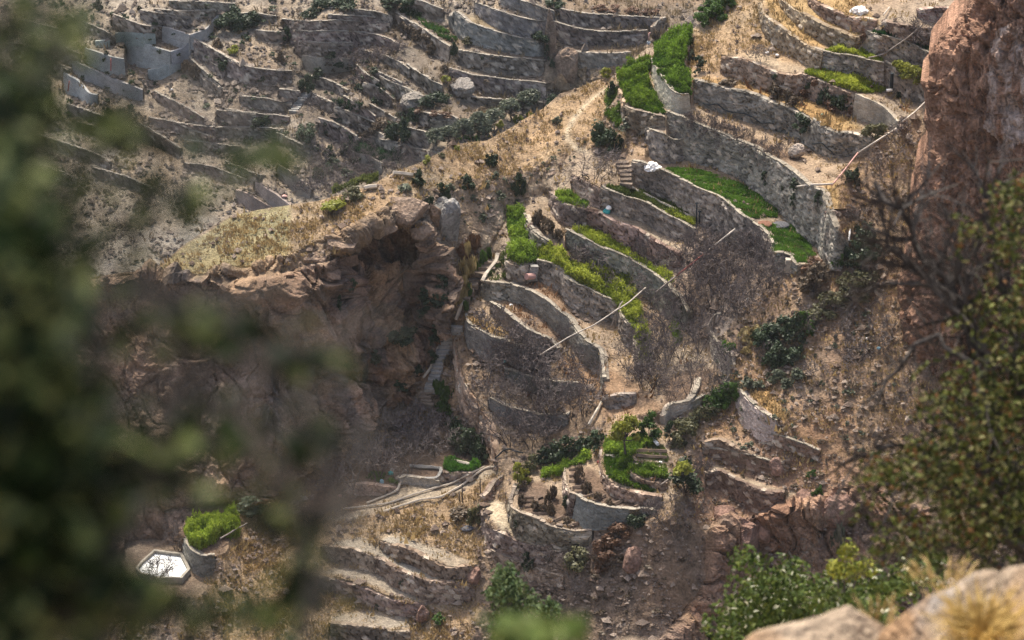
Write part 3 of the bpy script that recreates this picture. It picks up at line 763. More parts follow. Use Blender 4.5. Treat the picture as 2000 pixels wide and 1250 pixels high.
def build_terrain(layer, name, xs, ytop, ybot, nrow, mat, label=None, warp=14.0):
    L = layer
    nx = len(xs)
    yt = np.interp(xs, *ytop) if isinstance(ytop, tuple) else np.full(nx, float(ytop))
    yb = np.interp(xs, *ybot) if isinstance(ybot, tuple) else np.full(nx, float(ybot))
    t = np.linspace(0, 1, nrow)[:, None]
    PX = np.broadcast_to(xs[None, :], (nrow, nx))
    PY = yt[None] * (1 - t) + yb[None] * t
    W = L.at(PX, PY)
    flat_p = np.stack([PX.ravel() / 40, PY.ravel() / 40, np.zeros(PX.size)], -1)
    wxn = (fbm(flat_p, 3, 5).reshape(PX.shape) - .5) * warp
    wyn = (fbm(flat_p, 3, 9).reshape(PX.shape) - .5) * warp
    c1 = np.empty(W.shape); c2 = np.empty(W.shape); amp = np.empty(PX.shape); kind_s = np.empty(PX.shape)
    d = KINDS[L.default]
    c1[:] = d[0]; c2[:] = d[1]; amp[:] = d[3]; kind_s[:] = d[2]
    for lay, kind, poly in PATCHES:
        if lay != L.name:
            continue
        m = in_poly(PX + wxn * (.3 if KINDS[kind][2] < .1 else 1), PY + wyn * (.3 if KINDS[kind][2] < .1 else 1), poly)
        k = KINDS[kind]
        c1[m] = k[0]; c2[m] = k[1]; amp[m] = k[3]; kind_s[m] = k[2]
    # soften the change of relief
    for _ in range(3):
        a = np.pad(amp, 1, mode='edge')
        amp = (a[:-2, 1:-1] + a[2:, 1:-1] + a[1:-1, :-2] + a[1:-1, 2:] + a[1:-1, 1:-1]) / 5
        for c in (c1, c2):
            a = np.pad(c, ((1, 1), (1, 1), (0, 0)), mode='edge')
            c[:] = (a[:-2, 1:-1] + a[2:, 1:-1] + a[1:-1, :-2] + a[1:-1, 2:] + a[1:-1, 1:-1]) / 5
    # keep the relief away from walls
    i = np.clip(((PX - GX0) / 2).astype(int), 0, L.M.shape[1] - 1)
    j = np.clip(((PY - GY0) / 2).astype(int), 0, L.M.shape[0] - 1)
    wide = raster(L.lines, 5, 5)
    near = wide[j, i]
    inside = L.M[j, i]
    a = amp * np.where(near, .15, 1)
    # normals of the smooth land
    if L.name == 'B':      # the hollow under the brow of the cliff goes several metres in
        hol = in_poly(PX + wxn * .8, PY + wyn * .8, P_("648,505 690,470 720,452 770,440 815,452 835,475 842,520 838,600 815,660 770,690 730,660 690,640 655,590")).astype(float)
        for _ in range(6):
            hp = np.pad(hol, ((0, 1), (1, 1)), mode='edge')
            hol = np.minimum(hol, (hp[:-1, :-2] + hp[:-1, 2:] + hp[1:, 1:-1] + hp[:-1, 1:-1]) / 4) if _ < 1 else (hp[:-1, :-2] + hp[:-1, 2:] + hp[1:, 1:-1] + hp[:-1, 1:-1]) / 4
        fade = np.clip((680 - PY) / 150, 0, 1)
        W = W + 5.0 * (hol * fade)[..., None] * np.array([-.03, .875, -.483])
    gx = np.gradient(W, axis=1); gy = np.gradient(W, axis=0)
    n = np.cross(gy, gx); n /= np.linalg.norm(n, axis=-1, keepdims=True) + 1e-9
    if n[nrow // 2, nx // 2] @ W[nrow // 2, nx // 2] > 0:
        n = -n
    Q = W.reshape(-1, 3)
    steep = np.clip((kind_s - .65) / .3, 0, 1)
    sm = vnoise(Q / 6.0, 41) .reshape(PX.shape)
    n1 = fbm(Q / np.array([2.6, 2.6, 2.6]), 5, 11).reshape(PX.shape) - .5
    T2 = Q.copy(); T2[:, 2] += .8 * Q[:, 0] * (Q[:, 0] > 12)
    n2 = fbm(T2 / np.array([3.0, 3.0, 7.0]), 5, 23, .6, True).reshape(PX.shape) - .55
    n4 = np.clip(fbm(T2 / np.array([7.5, 7.5, 12.0]), 3, 29, .5, True).reshape(PX.shape) - .5, -.4, .4)
    n3 = fbm(Q / .55, 2, 31).reshape(PX.shape) - .5
    disp = a * ((1 - steep) * (1.5 * n1 + .5 * n3) + steep * (2.0 * n2 + 3.0 * n4 + .9 * n1 + .3 * n3))
    ang = Q[:, 0] * .9 + Q[:, 1] * .45 + 2.2 * (vnoise(Q / 1.7, 61) - .5); up = Q[:, 2] + .35 * Q[:, 0] + 2.0 * (vnoise(Q / 1.9, 63) - .5)
    f1, f2, r1, r2 = worley(ang / 1.7, up / 2.6, 65, .95)
    g1, g2, q1, q2 = worley(ang / .62, up / .85, 67, .95)
    crack = -.55 * np.clip(1 - (f2 - f1) / .13, 0, 1) + .8 * (r1 - .5) - .16 * np.clip(1 - (g2 - g1) / .2, 0, 1) + .28 * (q1 - .5)
    disp = disp + np.clip((kind_s - .68) / .15, 0, 1) * np.clip(a / 1.2, 0, 1) * crack.reshape(PX.shape)
    W = W + n * disp[..., None]
    W[..., 1] += np.where(inside, .45, 0)
    # colour of the ground itself
    f = np.clip(.5 + 1.5 * (fbm(Q / 1.9, 4, 51).reshape(PX.shape) - .5) + .9 * (fbm(Q / .45, 2, 57).reshape(PX.shape) - .5), 0, 1)[..., None]
    col = c1 * (1 - f) + c2 * f
    # dark mineral streaks down the rock faces
    st = fbm(Q / np.array([.9, .9, 12.0]), 4, 71).reshape(PX.shape)
    k = (steep * np.clip((st - .50) * 8, 0, 1) * .7)[..., None]
    col = col * (1 - k) + np.array([.075, .070, .068]) * k
    stone = (np.clip((kind_s - .68) / .15, 0, 1) * ((q2.reshape(PX.shape) - .5) * .35 + (r2.reshape(PX.shape) - .5) * .35))[..., None]
    col = col * (1 + stone)
    och = (steep * np.clip((fbm(Q / np.array([1.6, 1.6, 7.0]), 3, 77).reshape(PX.shape) - .55) * 8, 0, 1) * .5)[..., None]
    col = col * (1 - och) + np.array([.30, .205, .12]) * och
    # each patch of soil differs a little in hue
    hv = (fbm(Q / 5.0, 3, 81).reshape(PX.shape) - .5)[..., None]
    col = col * (1 + hv * np.array([.30, .05, -.25]))
    # the land goes on behind the crest and below the frame
    top = W[:1].copy()
    rows = [W]
    back = []
    for kk in (1, 2, 3, 4):
        r = top.copy(); r[..., 1] += kk * 4.0; r[..., 2] -= kk * 4.5
        back.append(r)
    W = np.concatenate(back[::-1] + rows, 0)
    col = np.concatenate([np.repeat(col[:1], 4, 0), col], 0)
    me = mesh_from(name, W.reshape(-1, 3), [grid_faces(W.shape[0], nx)], mat, np.clip(col, .01, .9).reshape(-1, 3), smooth=False)
    o = link(name, me)
    tag(o, label, None, None, 'structure')
    return o

rx, ry = RIDGE[:, 0], RIDGE[:, 1]
near_hill = build_terrain(LB, "hillside", np.arange(-220, 2260, 3.0), (rx, ry), 1370.0, 500, M_GROUND)
far_hill = build_terrain(LA, "far_hillside", np.arange(-220, 1580, 3.4), -130.0, (rx, np.minimum(ry + 130, 760)), 205, M_FAR)

# ------------------------------------------------------------------ terrace walls
def build_wall(L, w, line):
    layer, tile, style, cop, label, _ = w
    far = layer == 'A'
    step = .17 if far else .105
    c1, c2, joint = STYLES[style]
    x, y, h = line.T
    zt = L.z(x, y - 2)
    zb = L.z(x, y + h + 2)
    # level the top a little along its run
    kk = 9
    pad = np.pad(zt, kk, mode='edge')
    zt = np.convolve(pad, np.ones(2 * kk + 1) / (2 * kk + 1), 'same')[kk:-kk]
    T = at_z(x, y, zt)
    H = np.maximum(np.maximum(zt - zb, h * (.048 if far else .0347) * .9), .12) + .22
    # resample by length
    s = np.concatenate([[0], np.cumsum(np.linalg.norm(np.diff(T, axis=0), axis=1))])
    n = max(4, int(s[-1] / step))
    q = np.linspace(0, s[-1], n)
    T = np.stack([np.interp(q, s, T[:, k]) for k in range(3)], -1)
    H = np.interp(q, s, H)
    tx = np.gradient(T[:, 0]); ty = np.gradient(T[:, 1])
    for _ in range(4):
        tx = np.convolve(np.pad(tx, 2, mode='edge'), np.ones(5) / 5, 'valid'); ty = np.convolve(np.pad(ty, 2, mode='edge'), np.ones(5) / 5, 'valid')
    ln = np.hypot(tx, ty) + 1e-9
    out = np.stack([ty / ln, -tx / ln, np.zeros(n)], -1)
    seed = sum(map(ord, label)) % 9973
    rise = .10 if cop else .05
    wav = (fbm(np.stack([q / 2.2, q * 0, q * 0], -1), 3, seed) - .5) * (.02 if style == 'concrete' else .20 if cop else .42)
    m = max(4, int(H.max() / step))
    v = np.linspace(0, 1, m)[:, None]
    S = np.broadcast_to(q[None], (m, n))
    D = v * H[None]
    big = 1.25 if style in ('tan', 'brown', 'red') else 1.0
    f1, f2, r1, r2 = worley(S / (.40 * big if not far else .52), D / (.235 * big if not far else .32), seed)
    gap = np.clip((f2 - f1) / .16, 0, 1)
    if style == 'concrete':
        off = np.where((D % .9) < step, -.02, .0)
        mixv = .35 + .5 * fbm(np.stack([S.ravel() / 1.5, D.ravel() / .5, S.ravel() * 0], -1), 3, seed).reshape(S.shape)
    else:
        off = joint * (.13 * gap - .09 + .13 * (r1 - .5))
        r2 = r2 ** 1.5 * 1.25
        mixv = np.clip(.12 + .85 * (r2 * joint + .4 * (1 - joint)) + .6 * (fbm(np.stack([S.ravel(), D.ravel(), S.ravel() * 0], -1), 4, seed).reshape(S.shape) - .5), 0, 1.1)
        mixv = np.where(gap < .45, mixv - .45 * joint, mixv)
    bulge = (fbm(np.stack([S.ravel() / 2.5, D.ravel() / 2.0, S.ravel() * 0], -1), 3, seed + 3).reshape(S.shape) - .5) * .32 * (style != 'concrete')
    fo = off + bulge + .10 * D
    P = T[None] + np.array([0, 0, 1.0]) * (rise + wav[None, :, None] - D[..., None]) + out[None] * fo[..., None]
    col = np.array(c1) * (1 - mixv[..., None]) + np.array(c2) * mixv[..., None]
    # weathering: big stains, each wall its own cast
    rs = np.random.default_rng(seed)
    cast = 1 + (rs.random(3) - .5) * np.array([.14, .08, .10])
    stn = fbm(np.stack([S.ravel() / 3.0, D.ravel() / 6.0, S.ravel() * 0 + seed], -1), 4, 3).reshape(S.shape)
    col = col * cast * (1 + 1.0 * (stn - .5))[..., None]
    if style in ('pale', 'grey', 'slate', 'plaster'):   # plastered patches between bare stones
        pk = np.clip((fbm(np.stack([S.ravel() / 2.4, D.ravel() / 1.6, S.ravel() * 0 + 5], -1), 4, seed).reshape(S.shape) - .52) * 8, 0, 1)[..., None] * .6
        col = col * (1 - pk * .8) + (np.array(c2) * .55 + np.array(c1) * .45) * cast * pk * .8
    if style not in ('concrete', 'plaster', 'slate', 'farpale'):      # here and there a stone of paler rock
        pal = (np.clip((r2 / 1.25 - .74) * 9, 0, 1) * np.clip(gap * 1.5, 0, 1) * (.85 if style not in ('pale',) else .4))[..., None]
        col = col * (1 - pal) + np.array((.46, .395, .315)) * (.75 + .5 * r1[..., None]) * pal
    # body closed with a top and a back
    thick = .42 if cop else .30
    back = np.stack([T - out * thick + np.array([0, 0, rise]), T - out * thick - np.array([0, 0, 1.0]) * (H - .02)[:, None]])
    back[0, :, 2] += wav
    V = np.concatenate([back[:1], P, back[1:]], 0)
    cc = np.concatenate([col[:1] * .5 + np.array((.24, .18, .13)) * .5, col, col[-1:]], 0)
    nr = m + 2
    Fq = grid_faces(nr, n)
    ends = []
    for c in (0, n - 1):
        idx = np.arange(nr) * n + c
        for k in range(1, nr - 2):
            ends.append((idx[0], idx[k], idx[k + 1]) if c == 0 else (idx[0], idx[k + 1], idx[k]))
        ends.append((idx[0], idx[nr - 2], idx[nr - 1]) if c == 0 else (idx[0], idx[nr - 1], idx[nr - 2]))
    name = {'concrete': 'concrete_wall', 'plaster': 'mud_wall', 'tan': 'stone_bank', 'red': 'stone_bank'}.get(style, 'stone_wall')
    me = mesh_from(name, V.reshape(-1, 3), [Fq, np.array(ends)], M_WALL, np.clip(cc, .02, .8).reshape(-1, 3))
    o = link(name, me)
    tag(o, label, 'wall', 'dry stone terrace walls' if style != 'concrete' else 'concrete walls of the water tanks')
    if cop:     # a course of flat cap stones along the top edge
        k, cur, VV, FF, CC = 0, 0.0, [], [], []
        while cur < s[-1] - .1:
            l = min(rs.uniform(.28, .62), s[-1] - cur)
            a, b_ = cur + .012, cur + l - .012
            e = np.array([a, b_])
            base = np.stack([np.interp(e, q, T[:, c]) for c in range(3)], -1)
            o2 = np.stack([np.interp(e, q, out[:, c]) for c in range(3)], -1)
            wv = np.interp(e, q, wav)
            zt0 = rise + wv.mean() + rs.uniform(0, .05)
            th, f_, bk = rs.uniform(.05, .10), rs.uniform(.0, .09), rs.uniform(.10, .24)
            c8 = []
            for zz in (zt0 + .004, zt0 + th):
                for dd in (f_, -bk):
                    for kk2 in (0, 1):
                        c8.append(base[kk2] + o2[kk2] * dd + np.array([0, 0, zz]))
            VV += c8
            FF += [(k + i0, k + i1, k + i2, k + i3) for i0, i1, i2, i3 in ((0, 1, 5, 4), (2, 6, 7, 3), (4, 5, 7, 6), (0, 4, 6, 2), (1, 3, 7, 5))]
            tone = rs.uniform(.75, 1.15)
            base_c = np.array((.30, .265, .21)) if not far else np.array((.28, .25, .205))
            if style in ('brown',): base_c = np.array((.30, .245, .19))
            CC += [base_c * tone] * 8
            k += 8
            cur += l
        me = mesh_from("coping", np.array(VV), [np.array(FF)], M_WALL, np.array(CC))
        c = link("coping", me, o)
        c["kind"] = "stuff"
    return o

for LL in (LB, LA):
    for w, line in LL.lines:
        build_wall(LL, w, line)
# ------------------------------------------------------------------ red cliff at the right
def build_right_cliff():
    edge = pts("1925,-90 1892,0 1876,35 1852,62 1828,92 1816,108 1820,125 1815,150 1799,160 1806,180 1810,205 1814,218 1808,235 1814,258 1812,272 1800,300 1790,322 1785,350 1782,380 1781,420 1784,440 1778,470 1765,520 1756,570 1755,610 1748,670 1742,710 1730,770 1715,840 1700,920")
    ys = np.arange(-90, 915, 2.6)
    xl = np.interp(ys, edge[:, 1], edge[:, 0])
    nc = 190
    t = np.linspace(0, 1, nc) ** 1.15
    PX = xl[:, None] + (2290 - xl[:, None]) * t[None]
    PY = np.broadcast_to(ys[:, None], PX.shape)
    y0 = LB.at(1735, 740)[1] - 2.5
    d = rays(PX, PY)
    dm = (PX - xl[:, None]) * .033
    Yw = y0 + 6.5 - .42 * dm + 3.0 * np.clip(1 - dm / 2.2, 0, 1) ** 2 - .25 * (PY - 200) * .033 * .5
    W = d * (Yw / d[..., 1])[..., None]
    gx = np.gradient(W, axis=1); gy = np.gradient(W, axis=0)
    n = np.cross(gy, gx); n /= np.linalg.norm(n, axis=-1, keepdims=True) + 1e-9
    if n[50, 90] @ W[50, 90] > 0: n = -n
    Q = W.reshape(-1, 3)
    sh = PX.shape
    tilt = Q.copy(); tilt[:, 0] += .18 * Q[:, 2]
    big = fbm(tilt / np.array([4.5, 4.5, 9.0]), 4, 101, .5, True).reshape(sh) - .55
    mid = fbm(tilt / np.array([1.0, 1.0, 2.6]), 4, 107, .6, True).reshape(sh) - .55
    fine = fbm(Q / .32, 2, 113).reshape(sh) - .5
    pits = np.clip(fbm(tilt / np.array([.8, .8, 1.1]), 3, 119).reshape(sh) - .60, 0, 1) * 5.0
    edgek = np.clip(dm / .8, .25, 1)
    ang = tilt[:, 0] + 1.8 * (vnoise(Q / 1.5, 161) - .5); up = tilt[:, 2] + 1.8 * (vnoise(Q / 1.5, 163) - .5)
    f1, f2, r1, r2 = worley(ang / 1.1, up / 4.5, 165, .95)
    g1, g2, q1, q2 = worley(ang / .4, up / 1.5, 167, .95)
    W = W + n * ((-.18 * np.clip(1 - (f2 - f1) / .10, 0, 1) + .40 * (r1 - .5) - .12 * np.clip(1 - (g2 - g1) / .2, 0, 1) + .2 * (q1 - .5)).reshape(sh) * edgek)[..., None]
    W = W + n * ((2.0 * big + 1.1 * mid + .22 * fine - pits * .55) * edgek)[..., None]
    f = np.clip(.5 + 1.6 * (fbm(Q / 1.6, 4, 127).reshape(sh) - .5) + 1.2 * fine, 0, 1)[..., None]
    col = np.array((.165, .092, .060)) * (1 - f) + np.array((.275, .165, .110)) * f
    col = col * (1 + ((q2 - .5) * .3 + (r2 - .5) * .25).reshape(sh)[..., None])
    pale = in_poly(PX + 40 * (fbm(Q / 1.5, 3, 131).reshape(sh) - .5), PY, P_("1945,60 2010,40 2100,60 2100,260 1990,280 1960,330 1935,260 1930,150"))
    k = (pale * np.clip((fbm(tilt / np.array([.5, .5, 3.0]), 3, 137).reshape(sh) - .35) * 4, 0, 1) * .75)[..., None]
    col = col * (1 - k) + np.array((.40, .33, .285)) * k
    back = []
    for kk in (3, 2, 1):
        c = W[:, :1].copy(); c[..., 1] += kk * 3.5; c[..., 0] += kk * kk * .5
        back.append(c)
    W = np.concatenate(back + [W], 1); col = np.concatenate([np.repeat(col[:, :1], 3, 1), col], 1)
    me = mesh_from("cliff", W.reshape(-1, 3), [grid_faces(*W.shape[:2])], M_ROCK, np.clip(col, .02, .8).reshape(-1, 3))
    tag(link("cliff", me), "reddish rock cliff face filling the upper right, pitted with hollows", None, None, 'structure')
build_right_cliff()

# ------------------------------------------------------------------ boulders
def ico(sub):
    import bmesh
    bm = bmesh.new()
    bmesh.ops.create_icosphere(bm, subdivisions=sub, radius=1.0)
    V = np.array([v.co[:] for v in bm.verts]); T = np.array([[v.index for v in f.verts] for f in bm.faces])
    bm.free()
    return V, T
ICO4, ICO5, ICO1 = ico(4), ico(5), ico(1)

def boulder_mesh(name, seed, dims, c1, c2, rough=.35, sub=4, streak=0):
    V, T = ico(sub)
    r = 1 + rough * 1.6 * (fbm(V * 1.1 + seed, 2, seed, .5) - .5) + rough * (fbm(V * 2.6 + seed, 4, seed + 5, .55, True) - .55)
    rs = np.random.default_rng(seed)
    for _ in range(7):       # a few planar breaks
        nrm = rs.normal(size=3); nrm /= np.linalg.norm(nrm)
        dd = (V * r[:, None]) @ nrm
        lim = rs.uniform(.62, .9)
        r = np.where(dd > lim, r * (lim / np.maximum(dd, 1e-6)) ** .85, r)
    P = V * r[:, None] * np.array(dims) / 2
    f = np.clip(.5 + 1.6 * (fbm(P / .7 + seed, 4, seed + 9) - .5) + .5 * (fbm(P / .15, 2, seed + 4) - .5), 0, 1)[:, None]
    col = np.array(c1) * (1 - f) + np.array(c2) * f
    if streak:
        st = np.clip((fbm(P / np.array([.35, .35, 4.0]), 3, seed + 7) - .55) * 9, 0, 1)[:, None] * .7
        col = col * (1 - st) + np.array((.42, .38, .33)) * st
    return mesh_from(name, P, [T], M_ROCK, np.clip(col, .02, .8))

def near_by(L, px, py, up=0.0, fwd=0.0):
    """a point on the ground seen at that spot, moved up and/or towards the viewer"""
    p = L.at(px, py)
    p = p + np.array([0, -fwd, up])
    return p

BROWN = ((.165, .116, .082), (.275, .205, .152)); RED = ((.165, .098, .075), (.275, .178, .135)); GREYR = ((.16, .155, .145), (.27, .26, .24)); PALE = ((.30, .25, .20), (.42, .36, .30))
BOULDERS = [ # cx, base y, width px, height px, colour, seed, streak, layer, label
 (790, 436, 84, 46, BROWN, 11, 0, 'B', "big rounded brown boulder overhanging the cave-like hollow"),
 (874, 470, 52, 84, GREYR, 12, 1, 'B', "tall grey boulder with white streaks beside the hollow"),
 (735, 462, 62, 30, BROWN, 13, 0, 'B', "flat brown overhanging rock left of the big rounded boulder"),
 (672, 492, 66, 30, BROWN, 14, 0, 'B', "bulging brown rock at the brow of the dark cliff"),
 (615, 520, 60, 26, BROWN, 27, 0, 'B', "low brown rock at the left end of the cliff brow"),
 (822, 468, 46, 30, BROWN, 28, 0, 'B', "brown rock under the right end of the big overhang"),
 (848, 440, 26, 44, BROWN, 29, 0, 'B', "narrow brown rock between the dark shrub and the streaked grey boulder"),
 (1437, 1090, 96, 82, RED, 15, 0, 'B', "largest red-brown boulder on the lower right slope"),
 (1412, 1012, 44, 22, RED, 16, 0, 'B', "small flat red rock perched above the largest red-brown boulder"),
 (1518, 930, 30, 34, RED, 17, 0, 'B', "smooth egg-shaped reddish rock embedded in the lower right bank"),
 (1490, 1060, 60, 44, RED, 18, 0, 'B', "rough red rock right of the largest boulder"),
 (1590, 1015, 76, 50, RED, 19, 0, 'B', "ragged red rock rib top near the yellow-green tuft"),
 (1640, 1035, 60, 70, RED, 20, 0, 'B', "upright red rock at the right end of the rock rib"),
 (1557, 310, 28, 26, PALE, 21, 0, 'B', "pale boulder lying in the burnt plot above the long grey wall"),
 (1443, 350, 14, 16, PALE, 22, 0, 'B', "small cream boulder at the foot of the long grey wall"),
 (1492, 862, 16, 26, RED, 23, 0, 'B', "upright reddish stone below the straw stubble plot"),
 (905, 190, 44, 34, ((.17, .15, .13), (.28, .25, .215)), 24, 0, 'A', "grey boulder beside the dark brown bush on the far slope"),
 (808, 218, 50, 34, ((.16, .145, .125), (.30, .265, .22)), 25, 0, 'A', "broken grey boulder with a dark green bush on its head"),
 (1108, 165, 50, 62, BROWN, 26, 0, 'A', "brown rock face below the walls right of the dark cleft"),
 (1075, 115, 22, 90, BROWN, 30, 0, 'A', "tall brown rock pillar at the edge of the dark cleft"),
 (825, 1220, 26, 40, RED, 31, 0, 'B', "upright brown stone at the bottom edge of the lower spur"),
 (925, 1140, 34, 30, RED, 32, 0, 'B', "rounded brown stone at the right end of the lower spur banks"),
 (1235, 1120, 40, 50, RED, 33, 0, 'B', "cracked brown rock below the rust-coloured bush"),
 (1243, 1020, 14, 12, PALE, 34, 0, 'B', "small pale stone right of the rust-coloured bush"),
]
for cx, by, wp, hp, (c1, c2), seed, st, lay, label in BOULDERS:
    L = LB if lay == 'B' else LA
    p = L.at(cx, by)
    m_ = np.linalg.norm(p) / F
    W_, H_ = wp * m_, hp * m_ * 1.05
    me = boulder_mesh("boulder", seed, (W_ * 1.1, W_ * .9, H_ * 1.15), c1, c2, .32, 5 if wp > 60 else 4, st)
    o = link("boulder", me, None, p + np.array([0, .25 * W_, H_ * .42]))
    o.rotation_euler[2] = random.uniform(-.5, .5)
    tag(o, label, "boulder")

# ------------------------------------------------------------------ loose stones and dry grass
def kind_field(lay):
    res = 4
    X, Y = np.meshgrid(np.arange(GX0, GX1, res) + 2., np.arange(GY0, GY1, res) + 2.)
    K = np.full(X.shape, 'soil' if lay == 'B' else 'far', dtype='<U10')
    for l, kind, poly in PATCHES:
        if l == lay:
            K[in_poly(X, Y, poly)] = kind
    return K

def scatter_points(L, n, weights, seed):
    rs = np.random.default_rng(seed)
    K = kind_field(L.name)
    px = rs.uniform(-150, 2150 if L.name == 'B' else 1540, n * 4)
    ymin = np.interp(px, rx, ry) if L.name == 'B' else np.full(px.shape, -120.0)
    ymax = np.full(px.shape, 1340.0) if L.name == 'B' else np.interp(px, rx, ry) + 30
    py = ymin + (ymax - ymin) * rs.random(len(px))
    keep = py > ymin + 3
    k = K[np.clip(((py - GY0) / 4).astype(int), 0, K.shape[0] - 1), np.clip(((px - GX0) / 4).astype(int), 0, K.shape[1] - 1)]
    w = np.zeros(len(px))
    for kk, ww in weights.items():
        w[k == kk] = ww
    clump = .55 * fbm(np.stack([px / 45, py / 30, px * 0], -1), 3, seed + 1) + .45 * fbm(np.stack([px / 9, py / 6, px * 0], -1), 2, seed + 2)
    w = w * np.clip((clump - .40) * 4.5, .05, 1.3)
    i = ((px - GX0) / 2).astype(int); j = np.clip(((py - GY0) / 2).astype(int), 0, L.M.shape[0] - 1)
    w[L.M[j, np.clip(i, 0, L.M.shape[1] - 1)]] = 0
    keep &= rs.random(len(px)) < w
    px, py = px[keep][:n], py[keep][:n]
    return px, py, L.at(px, py), rs

def rubble(L, n, weights, seed, label, scale=1.0, c1=(.16, .115, .088), c2=(.40, .33, .265)):
    px, py, P, rs = scatter_points(L, n, weights, seed)
    n = len(P)
    size = np.clip(rs.lognormal(-1.95, .55, n), .05, .62) * scale
    oct_ = np.array([[1, 0, -.1], [.1, 1, 0], [-1, .1, 0], [0, -1, .1], [.1, 0, 1], [0, .1, -1.0]])
    V = oct_[None] * (1 + .7 * (rs.random((n, 6, 3)) - .5)) * (size[:, None] * np.array([[1.0, .8, .62]]) * (.7 + .6 * rs.random((n, 3))))[:, None]
    a = rs.random(n) * 6.28
    c, s = np.cos(a)[:, None], np.sin(a)[:, None]
    V = np.stack([V[..., 0] * c - V[..., 1] * s, V[..., 0] * s + V[..., 1] * c, V[..., 2]], -1)
    V = V + P[:, None] + np.array([0, 0, .12]) + rs.normal(size=(n, 1, 3)) * np.array([0, .1, .04])
    T = np.array([[0, 1, 4], [1, 2, 4], [2, 3, 4], [3, 0, 4], [1, 0, 5], [2, 1, 5], [3, 2, 5], [0, 3, 5]])
    Fc = (np.arange(n)[:, None, None] * 6 + T[None]).reshape(-1, 3)
    t = rs.random((n, 1)) ** 1.4
    col = np.array(c1) * (1 - t) + np.array(c2) * t
    me = mesh_from("loose_stones", V.reshape(-1, 3), [Fc], M_WALL, np.repeat(col, 6, 0))
    return tag(link("loose_stones", me), label, "stones", None, 'stuff')

rubble(LB, 24000, {'soil': .8, 'rocky': 1, 'slope': .75, 'redsoil': 1, 'brown': 1, 'rubble': 1, 'grove': .5, 'dry': .35, 'red': .5, 'flat': .18, 'olive': .25, 'lip': .3}, 201, "loose pale and brown stones strewn over the near slopes", .72, (.13, .093, .07), (.30, .24, .19))
rubble(LA, 14000, {'far': 1, 'scree': 1, 'farflat': .4, 'farrock': .4}, 203, "loose stones strewn over the far slope", 1.05, (.11, .088, .07), (.27, .225, .185))

def tufts(L, n, weights, seed, label, h=.15, cols=(((.24, .165, .075)), ((.46, .34, .16))), nb=7, spread=.20, mat=None, name="dry_grass", cat="grass"):
    px, py, P, rs = scatter_points(L, n, weights, seed)
    n = len(P)
    sc = rs.lognormal(0, .4, n)
    a = rs.random((n, nb)) * 6.28
    rad = np.sqrt(rs.random((n, nb))) * spread * sc[:, None]
    base = P[:, None] + np.stack([np.cos(a) * rad, np.sin(a) * rad, np.zeros_like(a) + .02], -1)
    lean = np.stack([np.cos(a), np.sin(a), np.zeros_like(a)], -1) * (rs.random((n, nb, 1)) * .8 + .1)
    hh = (h * sc[:, None] * (.5 + .8 * rs.random((n, nb))))[..., None]
    tip = base + (lean * .7 + np.array([0, 0, 1.0])) * hh
    side = np.stack([-np.sin(a * 3.1), np.cos(a * 3.1), np.zeros_like(a)], -1) * (.04 * sc[:, None, None])
    V = np.stack([base - side, base + side, tip], 2).reshape(-1, 3)
    Fc = np.arange(len(V)).reshape(-1, 3)
    t = rs.random((n, 1, 1))
    col = np.array(cols[0]) * (1 - t) + np.array(cols[1]) * t
    col = np.broadcast_to(col[:, :, None], (n, nb, 3, 3)).reshape(-1, 3)
    me = mesh_from(name, V, [Fc], mat or M_STRAW, col)
    return tag(link(name, me), label, cat, None, 'stuff')

M_STRAW = leaf_mat("straw", (1, 1, 1), .25, .25, .7, .15, tint=True)
tufts(LB, 34000, {'dry': 1, 'olive': .7, 'straw': 1, 'rocky': .35, 'slope': .45, 'redsoil': .3, 'soil': .2, 'level': .03, 'flat': .25, 'lip': .3}, 301, "tufts of dry yellow grass over the sunny ridge and slopes")
tufts(LB, 4500, {'rust': 1, 'grove': .2, 'straw': .3, 'flat': .1}, 303, "mats of rust-coloured dead plants on the lower terraces", .22, ((.13, .065, .03), (.27, .15, .075)), 10, .25, None, "dead_weeds", "weeds")
tufts(LA, 6000, {'farflat': .6, 'fardry': 1, 'far': .25}, 305, "dry grass on the far terraces", .34, ((.17, .13, .075), (.29, .22, .13)))

